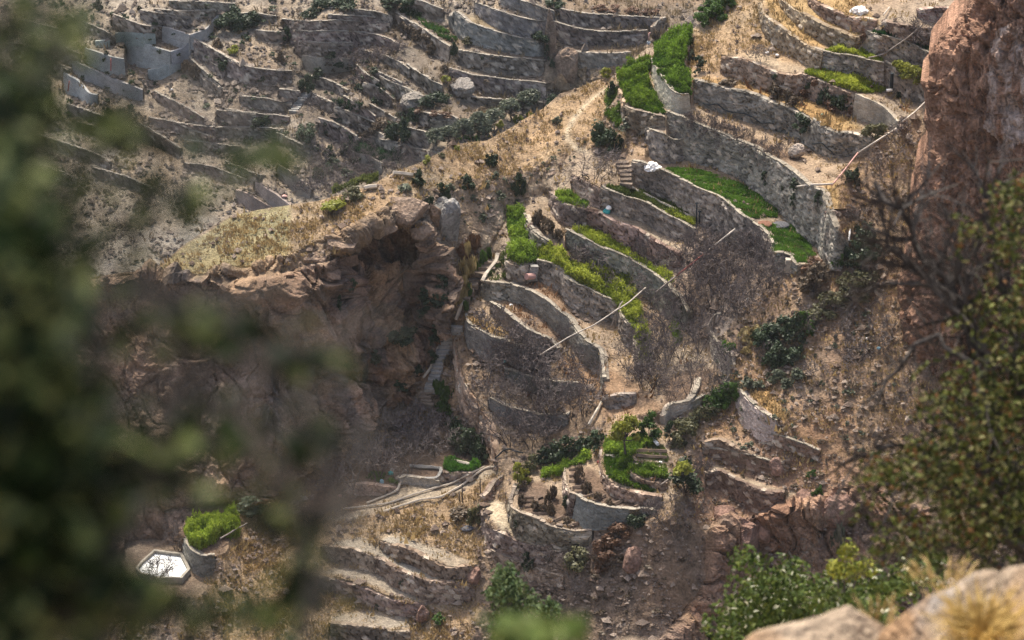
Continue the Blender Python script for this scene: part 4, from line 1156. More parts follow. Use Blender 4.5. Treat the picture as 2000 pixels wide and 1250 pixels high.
# ------------------------------------------------------------------ crops: one mass of green per bed
M_LEAF = leaf_mat("crop_leaf", (1, 1, 1), .55, .30, .55, .2, tint=True)
def crop(name, label, cat, poly, tile=None, lay='B', dens=1.0, h=.45, size=.10, c=((.035, .085, .012), (.075, .16, .022)), upright=.8, rows=0, holes=.0, seed=1, z=0.0):
    L = LB if lay == 'B' else LA
    poly = pts(poly, tile)
    rs = np.random.default_rng(seed * 31 + 5)
    x0, y0 = poly.min(0); x1, y1 = poly.max(0)
    area = .5 * abs(np.dot(poly[:, 0], np.roll(poly[:, 1], 1)) - np.dot(poly[:, 1], np.roll(poly[:, 0], 1)))
    n = int(area * dens * 2.2 * (x1 - x0) * (y1 - y0) / max(area, 1))
    px, py = rs.uniform(x0, x1, n), rs.uniform(y0, y1, n)
    jx = (fbm(np.stack([px / 9, py / 6, px * 0], -1), 3, seed) - .5) * 16
    m = in_poly(px + jx, py + jx * .5, poly)
    px, py = px[m], py[m]
    P = L.at(px, py)
    clump = fbm(np.stack([P[:, 0] / .8, P[:, 1] / .8, P[:, 2] * 0], -1), 3, seed + 2)
    keep = rs.random(len(P)) > np.clip((holes - clump) * 8, 0, .97) if holes else np.ones(len(P), bool)
    if rows:
        keep &= (np.sin((P[:, 1] + .12 * P[:, 0]) * 6.28 / rows + 2.5 * (clump - .5)) > -.12) | (rs.random(len(P)) < .10)
    P, clump = P[keep], clump[keep]
    n = len(P)
    hh = h * (.2 + 2.0 * np.clip(clump - .25, .05, 1)) * (.6 + .6 * rs.random(n))
    lift = rs.random(n) ** .7
    if rows:
        hh = h * rs.uniform(.6, 1.2, n)
    C = P + np.stack([rs.normal(size=n) * .05, rs.normal(size=n) * .05, hh * lift + z], -1)
    d = rs.normal(size=(n, 3)); d[:, 2] = np.abs(d[:, 2]) * (1 + 4 * upright); d /= np.linalg.norm(d, axis=1, keepdims=True)
    s = np.cross(d, rs.normal(size=(n, 3))); s /= np.linalg.norm(s, axis=1, keepdims=True)
    ln = (size * (.6 + .8 * rs.random(n)) * (1 + 1.2 * upright))[:, None]; wd = (size * .38 * (.6 + .8 * rs.random(n)))[:, None]
    V = np.stack([C - d * ln * .6, C + s * wd, C + d * ln * .7, C - s * wd], 1).reshape(-1, 3)
    Fq = np.arange(n * 4).reshape(-1, 4)
    t = np.clip(rs.random((n, 1)) * .5 + 1.6 * (clump[:, None] - .4), -.25, 1.1)
    col = np.repeat(np.array(c[0]) * (1 - t) + np.array(c[1]) * t, 4, 0)
    me = mesh_from(name, V, [Fq], M_LEAF, col)
    return tag(link(name, me), label, cat, None, 'stuff')

BR = ((.085, .155, .020), (.25, .35, .045)); YG = ((.17, .225, .025), (.44, .48, .07)); DK = ((.055, .125, .016), (.135, .245, .034)); DULL = ((.050, .070, .018), (.10, .13, .035))
crop("crop", "dark green young wheat in stripes on the upper wheat terrace", "crop", "1130,100 1200,80 1330,100 1500,150 1620,210 1700,265 1760,320 1750,350 1600,362 1510,302 1440,248 1300,182", 'd', dens=3.2, h=.18, rows=1.0, size=.065, c=DK, seed=1)
crop("crop", "dark green young wheat on the lower wheat terrace, past the grey heap", "crop", "1660,405 1850,400 1920,450 1965,580 1880,622 1840,572 1745,560 1722,490", 'd', dens=3.2, h=.18, rows=1.0, size=.065, c=DK, seed=2)
crop("crop", "dull green and brownish grass in the pointed bed", "crop", "805,196 930,184 1060,245 1180,302 1300,370 1225,372 1150,338 1080,296 1000,262 900,234", 'd', dens=1.3, h=.3, c=DULL, seed=3)
crop("crop", "lime green leafy plants at the right end of the pointed bed", "crop", "1130,320 1220,320 1300,365 1305,412 1225,378 1150,345", 'd', dens=1.3, h=.45, c=YG, seed=4, upright=.3)
crop("crop", "bright green crop in the small rectangular plot", "crop", "515,212 600,208 640,250 712,290 695,318 600,296 550,268", 'd', dens=1.4, h=.3, c=BR, seed=5, rows=.8)
crop("crop", "narrow strip of lime green plants along the long grey wall", "crop", "612,428 700,420 830,482 960,575 1080,640 1185,692 1160,725 1045,652 900,570 720,492", 'd', dens=1.1, h=.5, c=YG, seed=6, upright=.3, holes=.42)
crop("crop", "tall bright green plants on the left arm of the long terrace", "crop", "262,330 355,325 350,440 372,540 420,560 425,598 335,622 258,585 290,500 260,430", 'd', dens=1.7, h=.85, c=BR, seed=7, upright=.5)
crop("crop", "lush light green plants along the long terrace, crossed by the pole", "crop", "425,552 500,540 590,590 650,640 830,680 960,750 965,800 1000,900 1040,1010 1050,1150 1000,1172 980,1060 968,985 930,945 890,895 830,812 700,746 590,690 560,645 500,615 430,602", 'd', dens=1.6, h=.8, c=YG, seed=8, upright=.4)
crop("crop", "sparse green rows in the small garden beside the steps", "crop", "212,550 262,542 240,620 250,705 145,705", 'd', dens=.8, h=.22, c=DULL, seed=9, rows=.9, holes=.4)
crop("crop", "green weeds low at the far end of the long terrace, under bare trees", "crop", "1165,930 1200,960 1225,1050 1195,1060 1170,990", 'd', dens=1.0, h=.5, c=BR, seed=10)
crop("crop", "thick green and yellow-flecked garden on the ridge, leftmost", "crop", "1204,142 1222,130 1262,116 1270,125 1263,150 1280,190 1300,222 1282,226 1262,220 1240,215 1222,200 1216,180 1206,160", None, dens=1.7, h=.7, c=((.050, .105, .012), (.16, .24, .025)), seed=11, upright=.4)
crop("crop", "green garden highest on the ridge, with a pink flower", "crop", "1283,88 1312,74 1352,60 1350,72 1338,105 1336,132 1310,137 1288,136 1276,125 1275,110", None, dens=1.7, h=.65, c=((.045, .100, .012), (.14, .23, .024)), seed=12, upright=.4)
crop("crop", "green garden just below the low earth divider on the ridge", "crop", "1283,143 1345,146 1350,165 1345,184 1328,186 1310,176 1296,158", None, dens=1.7, h=.6, c=((.045, .095, .012), (.13, .22, .024)), seed=13, upright=.4)
crop("crop", "lime green bed on top of the wall with the black standpipe", "crop", "885,282 1000,278 1100,292 1215,340 1205,352 1060,318 960,302", 'c', dens=1.8, h=.40, c=YG, seed=14)
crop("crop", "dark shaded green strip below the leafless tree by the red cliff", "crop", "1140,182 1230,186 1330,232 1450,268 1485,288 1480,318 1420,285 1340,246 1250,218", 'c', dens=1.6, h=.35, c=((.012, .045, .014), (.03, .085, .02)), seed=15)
crop("crop", "yellow-green bed above the brown creeper", "crop", "760,402 860,392 950,420 1100,452 1235,500 1210,512 1070,516 940,474 850,434", 'c', dens=1.7, h=.42, c=YG, seed=16)
crop("crop", "green clover patch in the upper left of the round garden", "crop", "518,352 600,335 760,342 790,360 720,385 690,420 600,425 512,425", 'i', dens=1.5, h=.4, c=BR, seed=17)
crop("crop", "green grass in the lower left of the round garden", "crop", "512,440 590,432 668,440 655,500 640,580 770,612 800,628 700,612 600,585 550,555 516,500", 'i', dens=1.4, h=.35, c=((.05, .10, .012), (.13, .21, .022)), seed=18)
crop("crop", "pale green seedlings in raised rows in the round garden", "crop", "705,368 845,372 870,480 840,495 770,486 690,452", 'i', dens=1.0, h=.14, c=((.09, .12, .03), (.19, .22, .07)), seed=19, rows=1.1, size=.06)
crop("crop", "dark green hedge-like crop on the small bed in the round garden", "crop", "660,498 740,490 850,520 862,556 760,552 700,538 650,515", 'i', dens=1.8, h=.6, c=BR, seed=20)
crop("crop", "bright green patch left of the round garden, above the shrub beds", "crop", "165,530 200,505 300,465 400,430 440,445 360,480 300,500 270,545 170,560", 'i', dens=1.6, h=.5, c=BR, seed=21, upright=.3)
crop("crop", "small bright green plot by the orchard", "crop", "768,262 830,260 960,292 925,322 800,318 758,300", 'k', dens=1.7, h=.45, c=((.03, .10, .01), (.08, .20, .015)), seed=22)
crop("crop", "bright green round thicket of cane beside the white pond", "crop", "1025,650 1090,610 1180,585 1290,560 1320,600 1330,690 1230,680 1180,720 1100,755 1045,720", 'g', dens=2.2, h=1.1, c=((.12, .19, .018), (.32, .40, .05)), seed=23, upright=.9)
crop("crop", "green weeds between the orchard trees", "crop", "320,330 420,330 500,350 510,385 430,380 330,355", 'k', dens=.8, h=.4, c=((.03, .08, .012), (.09, .16, .02)), seed=24, holes=.45)
crop("crop", "dark green bed in the valley between the far walls", "crop", "210,800 300,790 400,830 500,870 545,885 480,895 380,880 260,850", 'b', 'A', dens=1.6, h=.8, c=((.015, .040, .016), (.035, .075, .03)), seed=25)
crop("crop", "rows of short green plants on the far terrace behind the brown hedge", "crop", "620,118 700,130 760,165 835,225 790,232 720,200 650,155", 'b', 'A', dens=1.2, h=.35, rows=1.7, c=((.035, .09, .02), (.08, .16, .03)), seed=26)
crop("crop", "dark green weeds at the upper end of the far rows", "crop", "500,55 570,50 640,90 620,115 540,85", 'b', 'A', dens=.9, h=.4, c=((.02, .045, .016), (.05, .085, .03)), seed=27, holes=.4)
crop("crop", "dark plants along the long slanting far wall", "crop", "140,575 220,570 310,605 330,620 260,625 180,605", 'b', 'A', dens=1.2, h=.6, c=((.015, .040, .016), (.035, .075, .03)), seed=28)
crop("crop", "green patch beside the far olive trees", "crop", "830,772 900,760 975,768 940,782 860,788", 'b', 'A', dens=1.0, h=.35, c=((.03, .08, .02), (.08, .14, .035)), seed=29)
crop("crop", "pale green verge along the crest where the far valley shows", "crop", "645,372 700,350 735,340 738,352 700,362 650,380", None, 'B', dens=.9, h=.35, c=((.08, .10, .03), (.17, .19, .06)), seed=30)
crop("crop", "trailing green weeds hanging left of the ridge garden", "crop", "1183,185 1205,170 1212,205 1218,235 1205,255 1180,225", None, 'B', dens=1.0, h=.5, c=((.04, .09, .015), (.14, .20, .03)), seed=31, holes=.45, upright=.1)
crop("crop", "three small bright green tussocks by the pale winding wall", "crop", "310,795 330,782 350,800 372,780 388,800 345,825 325,812", 'e', 'B', dens=2.0, h=.5, c=((.03, .10, .01), (.08, .17, .015)), seed=32)
# ------------------------------------------------------------------ plants
M_BARK = plain_mat("bark", (.075, .062, .056), .3, 6.0, .9, .2)
M_TWIG = plain_mat("twig", (.135, .112, .104), .3, 3.0, .9, 0)
M_TWIGPALE = plain_mat("pale_twig", (.24, .205, .175), .3, 3.0, .9, 0)
LEAF = {
 'dark':   leaf_mat("leaf_dark_green", (.034, .052, .024), .20),
 'olive':  leaf_mat("leaf_olive", (.095, .092, .042), .25),
 'green':  leaf_mat("leaf_green", (.055, .105, .020), .40),
 'yellow': leaf_mat("leaf_yellow_green", (.21, .22, .032), .40),
 'brown':  leaf_mat("leaf_dry_brown", (.115, .085, .055), .20),
 'rust':   leaf_mat("leaf_rust", (.130, .072, .042), .2),
 'greygreen': leaf_mat("leaf_grey_green", (.105, .120, .078), .3),
 'straw':  leaf_mat("leaf_straw", (.33, .26, .12), .35),
}

def bush_parts(seed, w, h, n, leaf, shape='dome', long=1.6):
    """leaves spread through lumpy clumps that stand on a fan of stems"""
    rs = np.random.default_rng(seed)
    nc = {'dome': 13, 'tree': 20, 'tall': 13, 'spike': 12}[shape]
    d = rs.normal(size=(nc, 3)); d /= np.linalg.norm(d, axis=1, keepdims=True)
    d[:, 2] = np.abs(d[:, 2])
    r = .45 + .5 * rs.random((nc, 1)) ** .6
    if shape == 'dome':
        cc = d * r * np.array([w / 2 * .85, w / 2 * .85, h * .72]) + np.array([0, 0, h * .14])
    elif shape == 'tree':
        d[:, 2] = d[:, 2] * 1.6 - .6
        cc = d * r * np.array([w / 2 * .85, w / 2 * .85, h * .36]) + np.array([0, 0, h * .64])
    else:
        cc = d * r * np.array([w / 2 * .7, w / 2 * .7, h * .8]) + np.array([0, 0, h * .1])
    cr = (rs.uniform(.09, .27, (nc, 1)) * w)
    k = rs.integers(0, nc, n)
    q = rs.normal(size=(n, 3)); q /= np.linalg.norm(q, axis=1, keepdims=True)
    rr = rs.random((n, 1)) ** .45
    C = cc[k] + q * rr * cr[k] * np.array([1, 1, .8])
    C[:, 2] = np.abs(C[:, 2]) + .02
    nrm = q + .5 * rs.normal(size=(n, 3)) + np.array([0, 0, .3])
    nrm /= np.linalg.norm(nrm, axis=1, keepdims=True)
    a = np.cross(nrm, rs.normal(size=(n, 3))); a /= np.linalg.norm(a, axis=1, keepdims=True)
    if shape == 'spike':
        a = a * .4 + np.array([0, 0, 1.0]); a /= np.linalg.norm(a, axis=1, keepdims=True)
    b = np.cross(nrm, a); b /= np.linalg.norm(b, axis=1, keepdims=True) + 1e-9
    s = leaf * (.55 + .9 * rs.random((n, 1)))
    V = np.stack([C - a * s * long * .5, C + b * s * .5, C + a * s * long * .5, C - b * s * .5], 1).reshape(-1, 3)
    Fq = np.arange(n * 4).reshape(-1, 4)
    # stems
    paths = []
    base = np.array([0, 0, -.15])
    if shape == 'tree':
        top = np.array([rs.normal() * .06 * w, rs.normal() * .06 * w, h * .42])
        paths.append((np.array([base, base * .4 + top * .5 + rs.normal(size=3) * .03 * w, top]), np.array([.055, .045, .035]) * w * .7))
        base = top
    for c in cc[:: 2 if shape != 'tree' else 1]:
        mid = base * .5 + c * .5 + rs.normal(size=3) * .06 * w
        paths.append((np.array([base, mid, c]), np.array([.022, .015, .006]) * w))
    SV, SQ = tubes(paths, 4)
    return (V, Fq), (SV, SQ)

def bare_tree_parts(seed, h, spread=.55, levels=5, stems=4, twig=.017):
    rs = np.random.default_rng(seed)
    A, B, RA, RB, lev = [], [], [], [], []
    def grow(p, d, l, r, lv):
        n = 2 if lv < levels else 1
        q = p
        for i in range(n):
            d2 = d + rs.normal(size=3) * (.16 + .05 * lv)
            d2 /= np.linalg.norm(d2)
            e = q + d2 * l / n
            A.append(q); B.append(e); RA.append(r * (1 - .25 * i)); RB.append(r * (1 - .25 * (i + 1))); lev.append(lv)
            q, d = e, d2
        if lv >= levels:
            return
        for c in range(3 if lv < 3 else 2 + (rs.random() < .5)):
            dd = d + rs.normal(size=3) * (.42 + .07 * lv)
            dd[2] += .12
            dd /= np.linalg.norm(dd)
            grow(q, dd, l * rs.uniform(.62, .84), max(r * .56, twig * .6), lv + 1)
    for s in range(stems):
        a = s * 6.283 / stems + rs.normal() * .4
        d = np.array([math.cos(a) * spread, math.sin(a) * spread, 1.0]); d /= np.linalg.norm(d)
        grow(np.array([math.cos(a) * .06, math.sin(a) * .06, -.15]), d, h * .30, h * .018 + .01, 1)
    A, B, RA, RB, lev = np.array(A), np.array(B), np.array(RA), np.array(RB), np.array(lev)
    top = np.quantile(B[:, 2], .985)
    A *= h / top; B *= h / top
    thick = lev <= 2
    return seg_tubes(A[thick], B[thick], RA[thick], RB[thick]), seg_tubes(A[~thick], B[~thick], np.maximum(RA[~thick], twig), np.maximum(RB[~thick], twig * .8))

PROTO = {}
def proto(kind, size, shape, var):
    key = (kind, size, shape, var)
    if key in PROTO:
        return PROTO[key]
    seed = (hash_str(kind) + hash_str(shape) * 7 + int(size * 10) * 13 + var * 101) % 100003
    if kind in ('bare', 'barepale', 'scrub'):
        if kind == 'scrub':
            (tv, tq), (wv, wq) = bare_tree_parts(seed, size, 1.1, 5, 6, .016)
        else:
            (tv, tq), (wv, wq) = bare_tree_parts(seed, size, .5, 5, 5, .019)
        tw = M_TWIGPALE if kind == 'barepale' else M_TWIG
        P = [('stems' if kind == 'scrub' else 'trunk', mesh_from('trunk', tv, [tq], M_BARK)), ('twigs', mesh_from('twigs', wv, [wq], tw))]
        dims = (size * (1.5 if kind == 'scrub' else 1.05), size)
    else:
        n = {1.2: 420, 2.4: 1300, 4.5: 3600}[size]
        lf = {1.2: .13, 2.4: .16, 4.5: .19}[size]
        hfac = {'dome': .8, 'tree': 1.25, 'tall': 1.5, 'spike': 1.3}[shape]
        (V, Q), (SV, SQ) = bush_parts(seed, size, size * hfac, n, lf, shape, 3.0 if shape == 'spike' else 1.6)
        P = [('foliage' if shape != 'tree' else 'crown', mesh_from('foliage', V, [Q], LEAF[kind])), ('trunk' if shape == 'tree' else 'stems', mesh_from('stems', SV, [SQ], M_BARK))]
        dims = (size, size * hfac)
    PROTO[key] = (P, dims)
    return PROTO[key]
def hash_str(s):
    r = 7
    for ch in s: r = (r * 31 + ord(ch)) % 65521
    return r

NAMES = {'bare': ('leafless_tree', 'tree'), 'barepale': ('leafless_tree', 'tree'), 'scrub': ('leafless_shrub', 'shrub')}
PLANT_N = [0]
def plant(kind, px, py, wp, hp, label, group=None, lay='B', shape='dome', fwd=0.0, pos=None, name=None, cat=None):
    L = LB if lay == 'B' else LA
    p = L.at(px, py) if pos is None else np.asarray(pos)
    m_ = np.linalg.norm(p) / F
    W_, H_ = wp * m_, hp * m_ * 1.08
    if kind in ('bare', 'barepale', 'scrub'):
        size = 1.6 if H_ < 2.0 and kind != 'scrub' else (1.2 if kind == 'scrub' and H_ < 1.5 else 3.0)
        var = PLANT_N[0] % (5 if kind == 'bare' else 3)
    else:
        size = 1.2 if W_ < 1.5 else (2.4 if W_ < 3.2 else 4.5)
        var = PLANT_N[0] % 3
    PLANT_N[0] += 1
    parts, (dw, dh) = proto(kind, size, shape, var)
    nm, ct = NAMES.get(kind, ('tree' if shape == 'tree' else 'shrub', 'tree' if shape == 'tree' else 'shrub'))
    o = empty(name or nm, p + np.array([0, -fwd, -.05]), label, cat or ct, group)
    o.rotation_euler = (0, 0, (PLANT_N[0] * 2.399) % 6.283)
    sx = W_ / dw
    k_ = ((PLANT_N[0] * .618) % 1 - .5) * .5
    o.scale = (sx * (1 + k_), sx * (1 - k_), H_ / dh)
    for pn, me in parts:
        c = link(pn, me, o)
        if pn in ('twigs', 'foliage', 'crown', 'stems'): c['kind'] = 'stuff'
    return o

ORD = 'first second third fourth fifth sixth seventh eighth ninth tenth eleventh twelfth thirteenth fourteenth fifteenth sixteenth'.split()
def many(kind, spots, label, group, lay='B', shape='dome', fwd=0.0):
    xs = sorted(s[0] for s in spots)
    for x, y, w, h in spots:
        lb = label
        if 2 <= len(spots) <= 12:      # picked out by its place among its fellows
            k = xs.index(x)
            lb = label + (', leftmost of them' if k == 0 else ', rightmost of them' if k == len(xs) - 1 else ', %s from left' % ORD[k])
        elif len(spots) > 12:
            ys = sorted(s[1] for s in spots)
            up = y < ys[len(ys) // 2]
            row = sorted(s[0] for s in spots if (s[1] < ys[len(ys) // 2]) == up)
            lb = label + ', %s row, %s from left' % ('upper' if up else 'lower', ORD[row.index(x)])
        plant(kind, x, y, w, h, lb, group, lay, shape, fwd)

def spots(s): return [tuple(float(v) for v in p.split(',')) for p in s.split()]

def fill(poly, n, wr, hr, seed, sep=10):
    rs = np.random.default_rng(seed)
    poly = np.asarray(pts(poly)); out = []
    x0, y0 = poly.min(0); x1, y1 = poly.max(0)
    tries = 0
    while len(out) < n and tries < 4000:
        tries += 1
        x, y = rs.uniform(x0, x1), rs.uniform(y0, y1)
        if not in_poly(np.array([x]), np.array([y]), poly)[0]: continue
        if any((x - a[0]) ** 2 + (1.6 * (y - a[1])) ** 2 < sep * sep for a in out): continue
        out.append((x, y, rs.uniform(*wr), rs.uniform(*hr)))
    return sorted(out, key=lambda t: t[1])

# --- near: leafless trees
G1 = "leafless trees among the near terraces"
many('bare', fill("930,720 1010,690 1060,700 1150,760 1160,840 1060,880 985,890 950,800", 22, (44, 66), (46, 74), 401, 27), "leafless grey tree in the thicket below the terraces", "leafless trees at the foot of the terraces")
many('bare', fill("950,640 1060,665 1140,690 1160,750 1060,700 960,690", 5, (30, 48), (40, 62), 402, 30), "leafless shrubby tree on the bare lower terraces", "small leafless trees on the bare lower terraces")
many('bare', fill("1275,640 1300,690 1320,760 1260,790 1215,750 1200,700 1235,720 1262,720", 9, (40, 60), (52, 80), 403, 22), "leafless grey tree behind the end of the green terrace", "leafless trees behind the end of the green terrace")
many('bare', fill("1380,480 1480,500 1550,560 1500,620 1420,650 1370,600 1340,540", 17, (44, 70), (55, 88), 404, 26), "leafless dark tree on stony ground below the wheat", "leafless trees on the stony ground below the wheat")
many('bare', spots("1310,600,46,70 1340,640,50,80 1300,650,44,64 1270,620,40,64 1364,690,60,84 1330,700,46,66"), "leafless tree between the long grey wall and the pale winding wall", "leafless trees left of the pale winding wall")
many('bare', spots("1345,770,50,80 1392,768,46,80 1405,745,44,66 1310,790,40,60"), "leafless upright tree on reddish soil by the thin pale parapets", "leafless trees on the reddish soil")
plant('bare', 1220, 574, 50, 66, "leafless tree standing alone in the lush light green crop")
plant('bare', 1129, 442, 34, 44, "leafless little tree left of the bare beige terrace")
plant('bare', 1139, 522, 40, 50, "leafless tree in front of the long grey wall, left end")
plant('bare', 1166, 530, 42, 46, "leafless tree in front of the long grey wall, second from its left end")
plant('bare', 1248, 508, 22, 44, "thin leafless tree on the bank of small brown stones")
plant('bare', 1280, 518, 38, 64, "leafless tree rising before the beige terrace's right end")
plant('bare', 1347, 512, 62, 62, "wide leafless tree at the right end of the beige terrace")
plant('bare', 1396, 565, 64, 92, "tall dark leafless tree beside the red and white pole")
plant('bare', 1340, 596, 50, 80, "leafless tree standing under the pole's lower right end")
plant('scrub', 1160, 350, 100, 60, "big leafless thorn tree below the footpath, left of the small steps")
plant('scrub', 1200, 345, 60, 46, "dark leafless thorn bush close to the small steps")
plant('bare', 1793, 92, 62, 62, "leafless tree in the shade beside the red cliff")
plant('barepale', 1484, 122, 30, 34, "small pale leafless tree on the beige path at the top right")
plant('scrub', 1765, 275, 64, 40, "grey leafless shrub at the foot of the red cliff, near the long pole")
plant('bare', 1420, 700, 40, 40, "sparse leafless shrub right of the pale winding wall")
many('bare', spots("690,950,76,72 740,935,66,76 800,925,64,66 655,955,60,64 720,905,60,54 780,895,60,60 850,890,64,60 835,860,60,50 770,860,60,50 820,830,50,40 880,850,50,46"), "leafless spreading tree in the orchard behind the sunlit spur", "leafless orchard trees behind the spur")
many('scrub', spots("700,880,70,44 760,840,60,40 800,820,60,40 730,860,60,40"), "grey leafless scrub on the slope above the orchard", "leafless scrub above the orchard")
plant('bare', 310, 1135, 40, 50, "leafless tree mirrored against the white pond")
plant('bare', 345, 1075, 44, 62, "leafless tree at the cliff foot behind the white pond")
many('scrub', spots("1310,1035,64,56 1290,1005,50,40 1355,985,40,40 1370,930,36,36"), "grey leafless bush on the red slope below the large evergreen", "leafless grey bushes below the large evergreen")
many('scrub', spots("1500,690,40,30 1580,640,50,40 1650,640,56,40 1670,700,50,36 1590,730,46,30 1690,600,60,50 1722,660,50,40 1660,430,50,34 1700,420,60,46 1720,340,60,44"), "dry twiggy scrub on the right-hand slope", "dry scrub on the right-hand slope")

# --- beds of brown shrubs
many('scrub', spots("1340,252,28,34 1362,256,26,36 1388,260,28,38 1412,266,28,36 1440,275,30,34 1462,283,28,36 1490,298,30,36 1515,306,28,30 1352,246,24,30 1400,258,24,30 1528,300,26,30"), "brown leafless shrub in the bed between the two big grey walls", "brown shrubs in the bed between the grey walls")
many('brown', spots("1020,985,24,34 1045,1000,22,30 1070,990,22,44 1078,1005,20,36 1082,975,20,36 1130,940,24,44 1145,960,22,34 1168,975,22,20 1190,985,22,18 1020,955,22,26 1240,1005,24,16 1060,1000,20,24 1105,1020,20,16"), "thin brown-leaved shrub in the divided earth beds", "thin shrubs in the divided earth beds")
many('brown', spots("1050,440,30,40 1070,455,34,42 1090,468,26,30"), "brown shrub in the narrow bed behind the wavy grey wall", "brown shrubs behind the wavy grey wall")
many('brown', spots("1510,190,34,34 1538,198,28,30 1555,205,30,26 1475,170,22,18 1420,165,40,14"), "brown dead shrub on the ledge above the hose wall", "brown dead shrubs above the hose wall")

# --- near: shrubs on the ridge
many('dark', spots("815,362,32,34 838,402,24,32 866,388,26,36 912,374,34,34 960,322,28,30 1016,380,26,50 845,420,18,24 1002,372,18,24"), "dark green shrub on the dry rocky side of the ridge", "dark shrubs on the side of the ridge")
many('greygreen', spots("790,372,34,16 950,368,22,18 975,390,28,20 943,430,24,16 1087,242,22,16 925,390,20,12 1010,400,20,16 968,350,22,16 955,410,20,14 880,372,20,18"), "small grey-green shrub on the dry rocky side of the ridge", "small grey-green shrubs on the ridge")
plant('yellow', 655, 412, 56, 26, "wide yellow-green bush on the crest above the cliff")
plant('olive', 690, 388, 44, 26, "olive bush on the crest, right of the wide yellow-green one")
plant('brown', 652, 420, 26, 20, "brown twiggy bush below the wide yellow-green one on the crest")
plant('yellow', 835, 318, 26, 18, "bright yellow bush on the crest in front of the far valley")
plant('yellow', 892, 292, 16, 12, "tiny bright yellow bush on the crest, right of the other yellow one")
plant('olive', 860, 306, 20, 12, "small pale olive bush on the crest between two yellow ones")
plant('yellow', 1184, 150, 26, 22, "yellow-green bush on the crest left of the ridge garden")
plant('dark', 1178, 285, 50, 56, "large dark bush with a hollow side below the ridge garden")
plant('dark', 1200, 295, 40, 44, "dark bush joined to the right of the large hollow one")
plant('dark', 1196, 190, 22, 34, "dark bush on the left edge of the leftmost ridge garden")
plant('greygreen', 1225, 250, 40, 22, "grey-green plants at the foot of the leftmost ridge garden wall")
many('green', spots("1372,46,44,40 1400,40,48,44 1420,16,40,34 1390,22,40,30"), "rounded green bush on the skyline clump above the ridge garden", "green bushes in the clump above the ridge garden")
plant('dark', 1364, 142, 28, 40, "dark shrub hanging over the tan slope beside the ridge garden", shape='tall')
plant('greygreen', 1352, 120, 18, 26, "grey-green shrub left of the hanging dark one by the ridge garden")
# hanging on walls
for x, y, w, h, lb in ((1562, 250, 42, 46, "dark ivy-like shrub hanging at the middle of the hose wall"), (1491, 350, 24, 30, "dark shrub growing out of the long grey wall, upper one"),
                       (1548, 362, 26, 30, "dark shrub at the top of the long grey wall, near its middle"), (1548, 398, 18, 36, "dark creeper hanging low down the long grey wall"),
                       (1596, 392, 20, 34, "dark creeper hanging near the lower end of the long grey wall"), (1525, 364, 8, 14, "small dark tuft in the long grey wall")):
    plant('dark', x, y, w, h, lb, shape='tall', fwd=.7)
many('dark', spots("1580,172,18,24 1612,200,34,38 1640,205,40,42 1655,215,30,36 1605,205,22,30"), "dark bush in the brown creeper hanging below the yellow-green bed", "dark bushes below the yellow-green bed")
many('rust', spots("1595,175,26,26 1570,190,30,26 1625,215,30,24 1660,225,26,24"), "brown dead creeper hanging below the yellow-green bed", "brown creepers below the yellow-green bed")
plant('rust', 1683, 74, 18, 24, "red-brown dead bush at the left end of the shaded green strip", fwd=.5)
many('yellow', spots("1765,150,44,36 1790,158,44,38 1812,165,30,30 1750,135,24,20"), "tall fresh green plant in the thicket next to the red cliff", "fresh green plants next to the red cliff", shape='dome')
plant('dark', 1664, 357, 38, 40, "dark rounded bush under the end of the long pole at the right")
plant('dark', 1675, 368, 16, 22, "little dark bush below the rounded one under the long pole")
plant('olive', 1706, 268, 46, 34, "olive bush behind the long pole at the right")
plant('dark', 1515, 156, 20, 22, "small dark bush in the tan bank below the beige path")
plant('dark', 1755, 190, 16, 12, "tiny dark bush near the foot of the black standpipe")
# --- right slope
many('dark', spots("1495,665,60,40 1525,655,60,44 1555,660,56,50 1510,680,46,34"), "dense dark green bush in the big clump on the right bank", "dark bushes in the big clump on the right bank")
plant('green', 1572, 650, 40, 50, "fresh green leafy bush at the right end of the big dark clump")
many('olive', spots("1600,625,60,34 1630,605,66,40 1665,585,70,46 1690,560,60,40 1580,640,50,30 1650,560,50,30"), "yellowish olive bush in the long band climbing the right bank", "olive bushes in the band climbing the right bank")
many('straw', spots("1455,670,36,34 1475,660,30,30 1460,690,24,20"), "pale yellow grass tussock left of the big dark clump", "pale yellow tussocks left of the dark clump")
many('dark', spots("1510,715,46,42 1525,708,44,40 1555,695,40,30 1540,712,40,30"), "dark green bush in the row stepping down the right bank", "dark bushes stepping down the right bank")
many('greygreen', spots("1520,748,36,28 1556,745,40,30 1555,705,36,22 1535,755,30,18"), "grey-green bush low on the right bank", "grey-green bushes low on the right bank")
plant('rust', 1590, 545, 60, 50, "bush with a reddish top at the lower end of the wheat terrace")
plant('brown', 1590, 570, 76, 60, "big brown twiggy bush below the wheat terrace's lower end")
many('dark', spots("1690,470,50,46 1680,520,60,60 1700,500,50,40 1655,520,40,40 1665,560,40,30"), "dark bush in the gully below the red cliff", "dark bushes in the gully below the red cliff")
plant('green', 1640, 520, 34, 40, "green bush at the lower right end of the long grey wall")
many('green', spots("1405,795,56,50 1430,780,44,44 1390,800,40,34"), "green bush in the clump left of the straw stubble plot", "green bushes left of the straw stubble plot")
many('olive', spots("1340,850,56,40 1365,830,44,34 1385,810,44,34 1325,870,36,28"), "olive bush on the bank above the round garden", "olive bushes above the round garden")
plant('greygreen', 1460, 760, 40, 28, "grey-green bush on the left corner of the straw stubble plot")
plant('greygreen', 1482, 755, 30, 14, "low bush along the top of the straw stubble plot")
